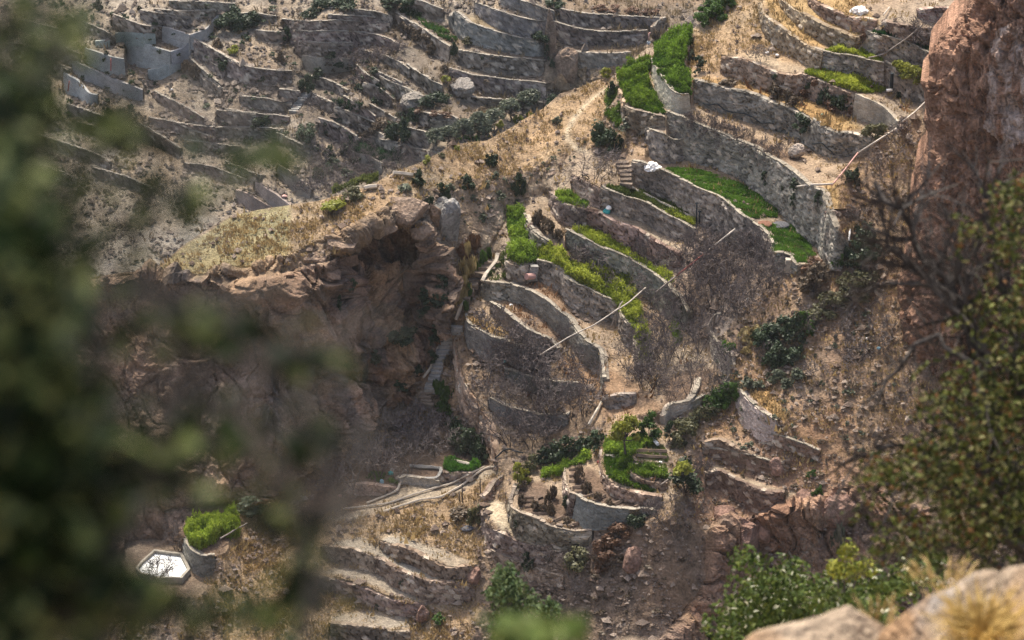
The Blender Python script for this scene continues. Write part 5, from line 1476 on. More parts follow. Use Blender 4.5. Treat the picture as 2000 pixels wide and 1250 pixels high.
# --- lower gardens
o = plant('yellow', 1222, 890, 56, 84, "small tree with a slim trunk and bright yellow-green crown in the round garden", shape='tree')
plant('green', 1270, 862, 46, 74, "dense dark green tree behind the bright one", shape='tall')
plant('green', 1250, 860, 34, 50, "dark green tree tucked close behind the bright one", shape='tall')
plant('dark', 1308, 862, 30, 50, "dark bush between the tree and the olive bank", shape='tall')
plant('dark', 1338, 962, 74, 92, "large evergreen bush with yellow tips right of the round garden", shape='tall')
plant('yellow', 1330, 900, 46, 30, "yellow-leaved crown bush on top of the large evergreen", pos=LB.at(1338, 962) + np.array([-.2, -.8, 1.75]))
plant('scrub', 1375, 930, 36, 36, "dry brown bush right of the large evergreen")
many('dark', spots("1090,900,50,42 1110,890,44,46 1065,905,40,34 1140,880,44,36 1165,870,44,36"), "dark bush in the row above the bright green patch", "dark bushes above the bright green patch")
plant('olive', 1040, 915, 34, 44, "olive upright bush at the left of the dark row", shape='tall')
plant('olive', 1028, 935, 24, 50, "olive bush leaning left of the upright olive one", shape='tall')
plant('yellow', 1012, 950, 30, 64, "tall yellow-green bush left of the shrub beds", shape='tall')
plant('yellow', 1025, 945, 24, 40, "yellow-green bush right beside the tall one left of the shrub beds", shape='tall')
plant('dark', 1105, 985, 18, 34, "dark creeper on the left corner of the smooth blue-grey wall", shape='tall', fwd=.6)
plant('dark', 1007, 1022, 11, 20, "dark square bush on the outermost curved wall", shape='tall', fwd=.6)
plant('dark', 1245, 1025, 46, 30, "dark bush under the right end of the smooth blue-grey wall")
plant('olive', 1128, 1108, 70, 44, "large dull green bush below the outermost curved wall")
plant('scrub', 1105, 1110, 80, 50, "grey tangled bush left of the large dull green one")
plant('rust', 1190, 1085, 60, 50, "large rust-coloured bush below the smooth blue-grey wall")
plant('rust', 1210, 1050, 50, 34, "rust-coloured bush above the largest rust one")
plant('rust', 1180, 1115, 40, 30, "rust-coloured bush below the largest rust one")
plant('olive', 925, 1022, 34, 44, "dark olive bush at the edge of the sunlit spur")
plant('brown', 895, 1010, 50, 20, "low brown bush left of the dark olive one on the spur")
plant('dark', 1033, 1110, 36, 40, "dark bush on the slope below the pale winding path")
plant('green', 870, 805, 50, 34, "fresh broad-leaved plants below the stone steps, lower clump", shape='spike')
plant('green', 862, 775, 42, 46, "fresh broad-leaved plants below the stone steps, upper clump", shape='spike')
plant('brown', 878, 712, 24, 28, "brown round bush on the edge of the stone steps")
many('dark', spots("900,875,60,56 925,885,50,60 890,850,50,40 940,900,40,40"), "dark green bush crowding the small bright plot by the orchard", "dark bushes by the small bright plot")
plant('rust', 780, 800, 46, 40, "red-brown dead bush on the slope left of the steps")
plant('rust', 800, 775, 30, 28, "smaller red-brown dead bush above the first, left of the steps")
many('dark', spots("738,1190,14,14 1482,1135,20,22 785,1145,18,18"), "small dark bush alone on the brown slope", "small dark bushes on the brown slopes")
many('green', spots("1590,975,20,22 1600,968,18,26 1578,985,20,18 1585,930,20,16"), "small green shrub on the red rock rib", "small green shrubs on the red rock rib")
plant('greygreen', 1632, 1085, 44, 70, "grey-green plant in the dark cleft of the red rocks", shape='spike')
plant('greygreen', 490, 1010, 60, 54, "grey-green tree at the cliff foot, right of the bright cane", shape='tall')
plant('green', 855, 1215, 30, 20, "small green shrub at the bottom, on the lower spur")
# --- cliff plants
many('dark', spots("826,590,34,44 830,620,30,36 870,560,40,60 868,590,46,60 862,640,40,60 855,610,40,60 850,670,30,46 735,705,30,34 810,725,46,56 800,700,40,40 782,765,40,40 690,560,18,30 665,600,16,40 845,700,30,30"), "dark evergreen clinging to the shaded cliff", "dark evergreens on the shaded cliff", shape='tall', fwd=.6)
plant('dark', 788, 650, 66, 30, "flat-topped dark tree jutting from the cliff", fwd=1.2)
many('straw', spots("905,560,30,60 915,540,34,70 900,600,26,50 888,620,24,44 908,585,26,50 892,580,20,50"), "tall brown reed clump beside the small garden", "brown reeds beside the small garden", shape='spike')
many('rust', spots("920,500,34,50 905,520,30,50 930,490,26,40"), "rusty dead cane left of the long bright terrace", "rusty canes left of the bright terrace", shape='spike')
many('green', spots("930,540,26,46 942,520,22,40 915,590,18,40 910,610,16,36 955,510,18,34"), "fresh green reed clump beside the small garden", "green reeds beside the small garden", shape='spike')
many('straw', spots("870,640,14,22 860,655,14,20 880,625,14,22 852,668,12,18"), "small yellow grass clump along the stone steps", "yellow grass along the steps", shape='spike')

# --- far hill
GA = 'A'
many('dark', spots("75,152,52,34 160,46,36,26 192,18,16,22 181,38,12,16 440,136,26,28 510,246,38,28 598,182,32,46 622,152,26,22 600,270,48,36 486,280,22,20 507,158,20,18 560,82,28,30 40,120,40,30"), "dark bush scattered on the stony far slope", "dark bushes on the stony far slope", GA)
plant('yellow', 456, 104, 26, 17, "bright lime green bush on a terrace of the far slope", lay=GA)
many('brown', spots("380,156,30,40 365,140,26,30 425,90,24,20 545,120,24,30 830,75,20,14"), "brown bush on the far slope right of the tanks", "brown bushes right of the tanks", GA)
many('dark', spots("440,60,50,34 470,58,50,40 495,50,40,36 455,40,46,30"), "dark olive-brown thicket bush above the concrete parapet", "thicket bushes above the concrete parapet", GA)
many('dark', spots("640,14,50,22 675,14,50,24 762,12,60,26 800,8,40,20 1082,14,42,26 610,30,40,16"), "dark bush along the top of the picture on the far slope", "dark bushes along the top", GA)
many('brown', spots("790,54,28,22 805,66,30,24 822,80,32,28 838,92,32,30 845,108,26,30 772,44,24,16"), "brown bush in the hedge along the far terrace wall", "brown hedge bushes on the far terrace", GA)
plant('dark', 888, 108, 18, 28, "dark upright bush at the lower end of the far rows", lay=GA)
plant('olive', 913, 88, 30, 18, "olive bush at the left end of the large rounded wall", lay=GA)
plant('dark', 1054, 84, 36, 24, "dark bush on the terrace left of the dark cleft", lay=GA)
plant('brown', 890, 180, 36, 34, "dark brown bush above the grey far boulder", lay=GA)
plant('dark', 848, 204, 56, 30, "dark green bush on the head of the broken grey boulder", lay=GA)
plant('yellow', 871, 162, 22, 16, "yellow-green bush at the end of the pale stepped bed", lay=GA)
plant('brown', 867, 140, 20, 20, "small round brown bush left of the straight stone walls", lay=GA)
plant('dark', 943, 118, 12, 14, "small dark bush in the upper straight stone wall", lay=GA)
many('greygreen', spots("852,285,46,36 880,284,46,44 905,282,46,52 935,272,50,56 965,258,48,52 995,240,46,48 1020,222,44,44 1040,212,40,44 950,280,36,40"), "grey-green olive tree in the row behind the sunlit ridge", "olive trees behind the sunlit ridge", GA, 'tree')
plant('dark', 1081, 214, 34, 30, "dark green bush at the right end of the olive trees", lay=GA)
many('yellow', spots("1012,243,26,22 1036,232,22,20 977,250,20,16 950,268,18,16"), "yellow-green bush in front of the olive trees on the crest", "yellow-green bushes in front of the olive trees", GA)
many('dark', spots("776,275,40,46 790,268,30,46 808,236,26,28 765,272,30,30 842,240,14,12"), "dark vine thicket between the slanting far walls", "dark vine thicket on the far slope", GA)
many('brown', spots("735,260,40,26 750,250,40,26 715,272,30,20"), "brown dead vine left of the dark thicket", "brown dead vines on the far slope", GA)
many('scrub', fill("600,300 690,290 760,310 800,330 735,355 650,380 600,385", 22, (30, 46), (20, 34), 411, 20), "grey leafless bush in the valley behind the crest", "grey leafless bushes in the valley", GA)
many('dark', fill("600,280 680,290 740,320 700,345 620,350", 8, (24, 36), (16, 28), 412, 24), "dark bush in the valley behind the crest", "dark bushes in the valley", GA)
many('bare', spots("769,110,26,36 735,130,34,34 700,140,30,30 720,120,30,30 635,225,40,44 745,205,20,30 690,170,26,24 780,230,16,30 650,120,26,20 680,112,30,24"), "leafless grey tree among the slanting far terraces", "leafless trees among the slanting far terraces", GA)
many('dark', fill("640,100 720,110 760,150 800,200 780,240 700,200 640,160", 12, (16, 30), (9, 15), 413, 24), "small dark plant on the slanting far terraces", "small dark plants on the slanting far terraces", GA)
many('rust', spots("820,222,30,14 845,226,30,12 870,228,26,12 690,100,26,8 800,224,20,12"), "rusty low plant on the far terraces", "rusty plants on the far terraces", GA)
many('rust', spots("1170,20,30,14 1200,22,32,14 1235,26,34,14 1260,30,30,14 1280,28,24,12"), "rusty scrub on the top terrace right of the dark cleft", "rusty scrub right of the dark cleft", GA)
plant('dark', 1078, 150, 16, 40, "dark hanging plant in the cleft, lower one", lay=GA, shape='tall')
plant('dark', 1068, 120, 12, 40, "dark hanging plant in the cleft, upper one", lay=GA, shape='tall')
plant('brown', 1280, 82, 22, 30, "dark brown bush by the pink pipe on the far ridge", lay=GA)

def scrub_mass(kind, poly, n, wr, hr, seed, label, lay):
    """many specks of scrub too small to pick apart, one object"""
    L = LB if lay == 'B' else LA
    rs = np.random.default_rng(seed)
    Vs, k = [], 0
    protos = [bush_parts(seed + j, 1.0, .75, 90, .17)[0][0] for j in range(4)]
    for x, y, w, h in fill(poly, n, wr, hr, seed, 12):
        p = L.at(x, y); m_ = np.linalg.norm(p) / F
        a = rs.random() * 6.28; c, s_ = math.cos(a), math.sin(a)
        V = protos[k % 4] @ np.array([[c, s_, 0], [-s_, c, 0], [0, 0, 1]])
        Vs.append(V * np.array([w * m_, w * m_, h * m_ * 1.3]) + p); k += 1
    V = np.concatenate(Vs)
    o = link("scrub", mesh_from("scrub", V, [np.arange(len(V)).reshape(-1, 4)], LEAF[kind]))
    return tag(o, label, "scrub", None, 'stuff')
scrub_mass('dark', "0,0 560,0 600,220 560,300 480,330 300,240 100,250 0,150", 90, (7, 22), (5, 13), 414, "small dark scrub dotted over the far slope at the left", 'A')
scrub_mass('brown', "540,40 900,60 1060,180 900,250 700,280 560,230", 70, (7, 20), (5, 12), 415, "small brown scrub on the middle of the far slope", 'A')
scrub_mass('dark', "560,100 720,100 800,180 820,260 700,290 600,260", 26, (8, 16), (5, 9), 418, "small dark scrub between the slanting far terraces", 'A')
scrub_mass('greygreen', "1380,700 1700,600 1760,760 1700,900 1560,930 1480,880 1400,880", 60, (7, 22), (5, 13), 416, "small grey scrub dotted on the right slope", 'B')
scrub_mass('brown', "1400,640 1760,520 1760,800 1700,940 1400,990 1380,860", 70, (7, 22), (5, 12), 419, "small brown scrub on the right slope", 'B')
scrub_mass('brown', "940,1060 1280,1080 1360,1000 1300,1240 960,1240", 70, (8, 26), (6, 15), 417, "brown dry scrub on the steep slope at the bottom", 'B')
scrub_mass('greygreen', "860,400 1100,290 1180,260 1060,360 980,430 900,520 870,560", 60, (6, 16), (4, 10), 420, "small grey scrub on the rocky side of the ridge", 'B')
scrub_mass('brown', "700,860 820,760 860,740 900,860 820,900", 40, (10, 26), (7, 14), 421, "brown scrub on the slope above the orchard", 'B')
# ------------------------------------------------------------------ things people left on the terraces
M_POLE = plain_mat("weathered_pole", (.42, .37, .31), .25, 4.0, .7, .1)
M_REDP = plain_mat("faded_red_pipe", (.30, .10, .08), .25, 4.0, .7, .1)
M_PINK = plain_mat("pink_pipe", (.46, .27, .23), .15, 4.0, .6, .1)
M_BLACK = plain_mat("black_plastic", (.018, .024, .028), .2, 3.0, .5, 0)
M_WHITE = plain_mat("white_sheet", (.78, .76, .72), .06, 2.0, .7, .2)
M_TEAL = plain_mat("turquoise_sack", (.05, .30, .29), .2, 4.0, .7, .2)
M_BLUE = plain_mat("pale_blue_cloth", (.22, .38, .44), .15, 4.0, .8, .2)
M_STEP = plain_mat("step_stone", (.16, .125, .095), .3, 4.0, .9, .4)
M_STEPG = plain_mat("grey_step_stone", (.24, .23, .21), .3, 4.0, .9, .4)
M_KERB = plain_mat("pale_edging", (.46, .40, .32), .2, 3.0, .9, .3)
M_EARTH = plain_mat("earth_ridge", (.125, .090, .066), .3, 3.0, .95, .5)
M_GRAVEL = plain_mat("grey_gravel", (.10, .10, .108), .35, 9.0, .95, .6)
M_REDSOIL = plain_mat("red_brown_heap", (.17, .085, .055), .35, 7.0, .95, .6)
M_CONC = plain_mat("old_concrete", (.27, .245, .20), .3, 2.5, .9, .3)

def p_on(L, px, py, closer=0.0, up=0.0):
    q = L.at(px, py)
    n = np.linalg.norm(q)
    q = q * (n - closer) / n
    return q + np.array([0, 0, up])

def pipe_mesh(name, P, r, mat, sides=6, taper=1.0):
    P = np.asarray(P, float)
    P = np.repeat(P, 1, 0)
    V, Q = tubes([(P, np.linspace(r, r * taper, len(P)))], sides)
    n = len(V)
    caps = np.array([list(range(4))]) if False else None
    c0, c1 = V[:sides].mean(0), V[-sides:].mean(0)
    V = np.vstack([V, c0, c1])
    T = [(n, (k + 1) % sides, k) for k in range(sides)] + [(n + 1, n - sides + k, n - sides + (k + 1) % sides) for k in range(sides)]
    return mesh_from(name, V, [Q, np.array(T)], mat, smooth=r < .12)

def px_seed(s): return sum(map(ord, s)) % 91

def pipe(name, spots_, r, mat, label, cat, lay='B', closer=.8, parent=None, taper=1.0, up=0.0):
    L = LB if lay == 'B' else LA
    A = pts(spots_)
    P = np.array([p_on(L, x, y, c if np.ndim(closer) else closer, up) for (x, y), c in zip(A, closer if np.ndim(closer) else [closer] * len(A))])
    if len(P) > 1 and r < .11:      # nothing here is quite straight
        t = np.linspace(0, len(P) - 1, (len(P) - 1) * 5 + 1)
        P = np.stack([np.interp(t, np.arange(len(P)), P[:, k]) for k in range(3)], -1)
        P = P + (fbm(np.stack([t * .9 + px_seed(label), t * 0, t * 0], -1), 2, 9)[:, None] - .5) * np.array([.10, .05, .22])
    o = link(name, pipe_mesh(name, P, r, mat, taper=taper), parent)
    return tag(o, label, cat)

pole = pipe("pole", "1055,693 1110,660 1160,634 1208,602", .042, M_POLE, "long pale pole slanting over the bare terraces, held by crossed sticks", "pole", closer=[2.4, 3.0, 2.6, 1.9])
pipe("pole", "1196,612 1230,588 1262,560", .05, M_POLE, "shorter pale pole continuing the long one up to the long grey wall", "pole", closer=[2.2, 2.2, 1.6])
pipe("prop_stick", "1216,588 1206,606 1193,640", .035, M_TWIGPALE, "thin stick crossing the long pole, upright one", "stick", closer=[2.1, 2.1, 1.2])
pipe("prop_stick", "1212,592 1204,610 1201,636", .03, M_TWIGPALE, "thin stick crossing the long pole, the shorter of two", "stick", closer=[1.9, 2.0, 1.2])
seg = empty("striped_pole", (0, 0, 0), "pole in grey, red and white lengths over the stony ground below the wheat", "pole")
Pp = np.array([p_on(LB, 1281, 571, 2.0), p_on(LB, 1436, 447, 1.2)])
for nm, t0, t1, mt in (("grey_length", 0, .26, M_TWIGPALE), ("red_length", .262, .60, M_REDP), ("white_length", .602, 1, M_POLE)):
    link(nm, pipe_mesh(nm, [Pp[0] + (Pp[1] - Pp[0]) * t for t in np.linspace(t0, t1, 4)], .06, mt), seg)
pipe("pole", "1811,196 1790,216 1762,239", .07, M_POLE, "upper pale pole leaning against the red cliff", "pole", closer=[1.2, 1.2, .8])
pipe("pole", "1752,249 1712,276 1676,298", .075, M_POLE, "middle pale pole below the one leaning against the red cliff", "pole", closer=[.9, 1.0, .9])
pipe("pole", "1676,298 1652,328 1624,363", .06, M_PINK, "pinkish pole slanting down to the lower end of the long grey wall", "pole", closer=[.9, 1.0, .5])
pipe("beam", "1555,363 1590,361 1627,360", .075, M_POLE, "pale beam lying on the edge of the long grey wall", "beam", closer=.6)
pipe("pole", "1697,112 1730,104 1770,75 1800,50", .05, M_TWIGPALE, "grey pole along the rock above the topmost banks", "pole", closer=.7)
pipe("pole", "1738,12 1724,32", .045, M_POLE, "short pale pole leaning on the rock right of the white tarpaulin", "pole", closer=.7)

sp = empty("standpipe", tuple(p_on(LB, 1741, 176, .8)), "thick black standpipe against the wall of the lime green bed", "pipe")
h0 = 36 * .0347
link("pipe", pipe_mesh("pipe", [(0, 0, -.1), (0, 0, h0)], .12, M_BLACK, 8), sp)
link("elbow", pipe_mesh("elbow", [(.05, -.1, .06), (-.35, -.15, .05)], .10, M_WHITE, 8), sp)
for x, y, hp, r, lb in ((1360, 442, 48, .055, "tall thin black post before the wheat wall"), (1366, 434, 22, .05, "short black post beside the tall thin one")):
    t_ = empty("post", tuple(p_on(LB, x, y, .5)), lb, "post")
    link("shaft", pipe_mesh("shaft", [(0, 0, -.1), (0, 0, hp * .0347 * 1.08)], r, M_BLACK), t_)
    link("top", pipe_mesh("top", [(-.12, 0, hp * .036), (.12, 0, hp * .036)], r * .8, M_BLACK), t_)
for x, y, hp, lb in ((903, 978, 33, "weathered fence post at the edge of the sunlit spur"), (938, 965, 28, "thinner fence post right of the first on the spur"), (897, 975, 16, "short leaning stake beside the fence post on the spur"), (1247, 505, 24, "thin dark stake on the bank of small brown stones"),):
    tag(link("stake", pipe_mesh("stake", [p_on(LB, x, y, .2, -.1), p_on(LB, x, y, .2, hp * .037)], .045, M_BARK)), lb, "post")
pipe("white_post", "1660,447 1658,470", .07, M_WHITE, "short white post at the lower tip of the long grey wall", "post", closer=.6)
pipe("hose", "1373,200 1385,203 1400,202 1414,212 1432,218 1455,221 1470,228 1490,240 1510,243", .05, M_BLACK, "black hose sagging across the big grey wall above the brown shrubs", "hose", closer=.55)
pipe("hose", "964,906 968,893 982,881 1002,877 1022,884", .05, M_BLACK, "black hose curving over the stones behind the sunlit spur", "hose", closer=.5)
pipe("hose", "1586,280 1604,278 1620,292 1630,302", .045, M_BLACK, "short black hose at the lower end of the big grey wall", "hose", closer=.6)
pp = empty("standpipe", tuple(p_on(LA, 1267, 84, .8)), "pink pipe standing on a small grey block on the far ridge", "pipe", None)
link("pipe", pipe_mesh("pipe", [(0, 0, .2), (0, 0, 1.05)], .07, M_PINK), pp)
link("bend", pipe_mesh("bend", [(0, 0, 1.0), (.16, 0, 1.1)], .07, M_PINK), pp)
link("block", boulder_mesh("block", 77, (.45, .4, .5), (.33, .36, .38), (.4, .43, .45), .05, 2), pp)
pipe("downpipe", "217,113 217,137", .07, M_REDP, "thin red pipe down the wall of the upper concrete basin", "pipe", 'A', .7)
pipe("downpipe", "136,157 133,177", .07, M_REDP, "thin red pipe near the left end of the lowest concrete wall", "pipe", 'A', .7)
for s_, lb in (("1052,735 1055,750 1063,758", "pale bare log lying in the leafless thicket"), ("1020,728 1028,750", "grey stick standing in the leafless thicket"), ("430,1052 455,1037 483,1022", "pale branch laid over the bright green cane"), ("1290,948 1305,938", "grey stick leaning by the round garden"), ("1345,530 1360,512 1366,508", "pale broken sticks on the stony ground below the wheat")):
    pipe("branch", s_, .05, M_TWIGPALE, lb, "branch", closer=.9)

def lump(name, px, py, wp, hp, mats, label, cat, lay='B', seed=1, rough=.3, sub=3, deep=.8):
    L = LB if lay == 'B' else LA
    p = L.at(px, py); m_ = np.linalg.norm(p) / F
    V, T = ico(sub)
    r = 1 + rough * (fbm(V * 1.8 + seed, 4, seed) - .5) * 2 + .10 * (fbm(V * 5 + seed, 2, seed, .5, True) - .5)
    P = V * r[:, None] * np.array([wp * m_ / 2, wp * m_ / 2 * deep, hp * m_ * .6])
    P[:, 2] = np.maximum(P[:, 2], -.1)
    me = mesh_from(name, P, [T], mats, smooth=False)
    return tag(link(name, me, None, p + np.array([0, -.1, .06])), label, cat)

lump("tarpaulin_heap", 1273, 328, 30, 17, M_WHITE, "crumpled white tarpaulin heap on top of the wheat wall", "tarpaulin", seed=3, rough=.55, sub=4)
lump("tarpaulin", 1678, 24, 30, 17, M_WHITE, "white tarpaulin lying on the uppermost tan bank", "tarpaulin", seed=4, rough=.5, sub=4)
sk = lump("sack", 1185, 414, 14, 11, M_TEAL, "turquoise sack with a white cover on the beige terrace", "sack", seed=5)
wc = lump("cover", 1187, 410, 11, 8, M_WHITE, None, None, seed=6); wc.parent = sk; wc.location = (.12, .05, .25)
lump("gravel_heap", 1523, 440, 36, 8, M_GRAVEL, "dark grey gravel heap between the two wheat patches", "heap", seed=7, rough=.15)
lump("soil_heap", 1492, 438, 32, 7, M_REDSOIL, "red-brown heap left of the grey gravel heap", "heap", seed=8, rough=.2)
lump("gravel_heap", 912, 1032, 26, 7, M_GRAVEL, "small dark grey heap on the sunlit spur", "heap", seed=9, rough=.15)
for x, y, w, h, m_, lb, cat, la in ((1499, 103, 9, 5, M_WHITE, "white bag by the beige path at the top right", "bag", 'B'), (1517, 108, 9, 4, M_WHITE, "greyish white sheet right of the white bag on the beige path", "sheet", 'B'),
    (986, 706, 6, 4, M_TEAL, "tiny green bag in the leafless thicket", "bag", 'B'), (998, 596, 7, 4, M_WHITE, "white bag on the rust-coloured terrace", "bag", 'B'), (763, 925, 11, 9, M_TEAL, "dark teal bundle on the orchard ground", "bundle", 'B'),
    (766, 917, 9, 8, M_KERB, "straw-coloured basket just behind the teal bundle", "basket", 'B'), (746, 942, 9, 12, M_BLUE, "pale blue cloth beside an orchard trunk", "cloth", 'B'), (1290, 903, 7, 4, M_WHITE, "white stone at the seedbed's right end", "stone", 'B'),
    (1460, 585, 5, 7, M_WHITE, "small white bottle below the dark bare trees", "bottle", 'B'), (1692, 662, 6, 5, M_WHITE, "white scrap on the dry right slope", "scrap", 'B'), (1716, 680, 9, 5, M_BLUE, "pale blue scrap on the dry right slope", "scrap", 'B'),
    (630, 347, 12, 6, M_PINK, "pink bag in the valley behind the crest", "bag", 'A'), (614, 334, 9, 5, M_KERB, "pale sack left of the pink bag in the valley", "sack", 'A'), (616, 286, 8, 4, M_KERB, "pale sheet high in the valley behind the crest", "sheet", 'A'),
    (555, 383, 12, 4, M_PINK, "pale pink scrap between the earth-coloured walls", "scrap", 'A'), (336, 176, 5, 5, M_WHITE, "white bucket below the concrete tanks", "bucket", 'A'), (1168, 903, 6, 6, M_REDP, "red scrap at the top of the brown beds", "scrap", 'B'),
    (1606, 224, 5, 3, M_TEAL, "turquoise scrap under the yellow-green bed", "scrap", 'B'), (664, 968, 8, 5, M_PINK, "orange-pink scrap at the left of the orchard", "scrap", 'B')):
    lump({'stone': 'white_stone'}.get(cat, cat), x, y, w, h, m_, lb, cat, la, int(x) % 97, .3, 2)
# white boards, drum
dr = tag(link("drum", pipe_mesh("drum", [p_on(LB, 1028, 546, .5, .22), p_on(LB, 1043, 545, .5, .22)], .22, M_PINK, 12)), "faded red drum lying at the foot of the small steps by the green terrace", "drum")
pipe("board", "1276,858 1285,868", .12, M_WHITE, "white board leaning above the seedbed in the round garden", "board", closer=.5)
for s_, lb in (("768,337 785,338 806,341", "pale flat slab on the crest, the upper one"), ("711,367 722,364 736,363", "pale flat slab on the crest, the lower one")):
    A = pts(s_); P = np.array([p_on(LB, x, y + 3, .3, .1) for x, y in A])
    o = link("stone_slab", pipe_mesh("stone_slab", P, .16, M_KERB, 5)); tag(o, lb, "slab")

# ------------------------------------------------------------------ steps
def steps(label, spots_, n, width, mat, tile=None, depth=.36, height=.2, lay='B'):
    LY = LB if lay == 'B' else LA
    A = catmull(pts(spots_, tile), 1.0)
    idx = np.linspace(0, len(A) - 1, n).astype(int)
    first = LY.at(*A[idx[0]])
    root = empty("stone_steps", tuple(first), label, "steps")
    rs = np.random.default_rng(n)
    for k in idx:
        p = p_on(LY, A[k][0], A[k][1], .35)
        w = width * rs.uniform(.85, 1.1)
        V = np.array([[sx * w / 2 + rs.normal() * .03, sy * depth / 2 + rs.normal() * .02, z + rs.normal() * .015] for z in (-.25, height * .5) for sx, sy in ((-1, -1), (1, -1), (1, 1), (-1, 1))])
        Q = np.array([(4, 5, 6, 7), (0, 1, 5, 4), (1, 2, 6, 5), (2, 3, 7, 6), (3, 0, 4, 7)])
        c = link("step", mesh_from("step", V, [Q], mat), root, p - first)
        c.rotation_euler[2] = rs.normal() * .12
    return root
steps("long flight of worn steps along the edge of the shaded cliff", "892,640 872,668 862,690 856,712 850,735 840,760", 16, .75, M_STEPG)
steps("broad dry steps rising beside the small row garden", "885,610 905,575 925,550 945,528 962,512", 9, 1.15, M_STEP, depth=.5)
steps("short flight of dark steps beside the white tarpaulin heap", "1222,360 1222,350 1222,340 1220,330 1215,318", 6, .85, M_STEP)
steps("small grey steps at the end of the rough bulging wall", "1040,540 1042,530 1043,521", 5, .55, M_STEPG)
steps("small pale steps at the lower corner of the wheat", "1540,525 1541,517 1542,508", 4, .5, M_KERB)
steps("broken steps near the rust-coloured bush left of the fresh broad leaves", "836,790 830,778 832,768", 4, .8, M_STEP)
steps("narrow stone stairs on the far slope", "598,182 588,196 573,217", 11, .9, M_STEPG, None, .3, .14, "A")

# ------------------------------------------------------------------ pale edgings and earth ridges
def edging(name, s_, label, cat, mat, r=.11, tile=None, lay='B', up=.03, closer=.15):
    L = LB if lay == 'B' else LA
    A = catmull(pts(s_, tile), 5.0)
    P = np.array([p_on(L, x, y, closer, up) for x, y in A])
    P[:, 2] += (fbm(np.stack([P[:, 0] * 1.5, P[:, 1], P[:, 2]], -1), 2, 5) - .5) * .08
    V, Q = tubes([(P, np.full(len(P), r) * (.8 + .5 * vnoise(P * 2.0, 3)))], 5)
    return tag(link(name, mesh_from(name, V, [Q], mat)), label, cat)
edging("kerb", "330,492 400,465 470,435 500,418 512,385 522,368", "pale edging along the back of the bare levelled spur", "kerb", M_KERB, .07, 'k')
edging("kerb", "200,525 300,512 420,498 520,468 660,422 800,382 900,330 985,288", "long pale edging line across the spur, upper of two", "kerb", M_KERB, .06, 'k')
edging("kerb", "400,545 480,520 580,487 640,470 740,458 800,425 860,392 930,335 985,300 1040,292 1055,302", "long pale edging line across the spur, lower of two", "kerb", M_KERB, .07, 'k')
edging("kerb", "205,558 195,600 160,645 135,680 120,712", "pale rim along the left of the small row garden", "kerb", M_KERB, .16, 'd', closer=.3)
edging("kerb", "920,172 980,205 1060,245 1150,290 1240,332 1300,365", "pale footing along the base of the wheat wall", "kerb", M_KERB, .09, 'd', closer=.4)
edging("kerb", "893,640 880,655 866,672 852,684 848,700 840,720 826,738", "pale rim along the outer edge of the long worn steps", "kerb", M_KERB, .09, None, closer=.4)
edging("kerb", "930,550 912,575 900,600 890,625", "pale rim along the outer edge of the broad dry steps", "kerb", M_KERB, .12, None, closer=.4)
edging("kerb", "1150,830 1158,815 1170,795 1176,782", "pale bare root-like edging right of the leafless thicket", "kerb", M_KERB, .08, None, closer=.4)
edging("kerb", "1290,940 1300,760 1310,742", "faint", "kerb", M_KERB, .02, None, closer=-3) if False else None
edging("kerb", "770,250 850,265 945,285", "pale kerb above the small bright plot by the orchard", "kerb", M_KERB, .12, 'k', closer=.3)
edging("kerb", "570,285 640,290 740,300 735,330 715,355 650,358", "grey kerb framing the brown orchard bed", "kerb", M_STEPG, .12, 'k', closer=.2)
RIDGE_N = [0]
for s_ in ("1112,918 1128,916", "1112,930 1130,928", "1112,940 1140,940", "1118,952 1150,950", "1124,962 1155,958", "1140,972 1160,966", "1018,972 1042,972", "1160,980 1182,968", "1020,980 1045,979", "1198,986 1218,976", "1060,970 1048,975 1050,990 1062,1000", "1025,990 1062,987", "1240,992 1250,985", "1040,1005 1075,1000", "1082,1018 1100,1010", "1110,1028 1130,1022"):
    RIDGE_N[0] += 1
    edging("earth_ridge", s_, "low earth ridge dividing the brown shrub beds, %s from top" % ORD[RIDGE_N[0] - 1], "earth ridge", M_EARTH, .12, None, up=.0, closer=.1)["group"] = "earth ridges in the brown shrub beds"
for s_ in ("1368,258 1392,250", "1400,265 1420,258", "1425,275 1450,266", "1455,285 1475,275", "1490,300 1510,290"):
    edging("earth_ridge", s_, "low earth ridge among brown shrubs under the hose wall, %s from left" % ORD[("1368,258 1392,250", "1400,265 1420,258", "1425,275 1450,266", "1455,285 1475,275", "1490,300 1510,290").index(s_)], "earth ridge", M_EARTH, .12, None, up=.0, closer=.1)["group"] = "earth ridges under the hose wall"
for s_ in ("1210,885 1300,888", "1208,894 1300,898"):
    edging("earth_ridge", "1243,%s 1302,%s" % (('881', '883') if '885' in s_ else ('891', '895')), "low earth ridge across the pale green seedbed, the %s of two" % ("upper" if "885" in s_ else "lower"), "earth ridge", M_EARTH, .14)["group"] = "earth ridges in the seedbed"

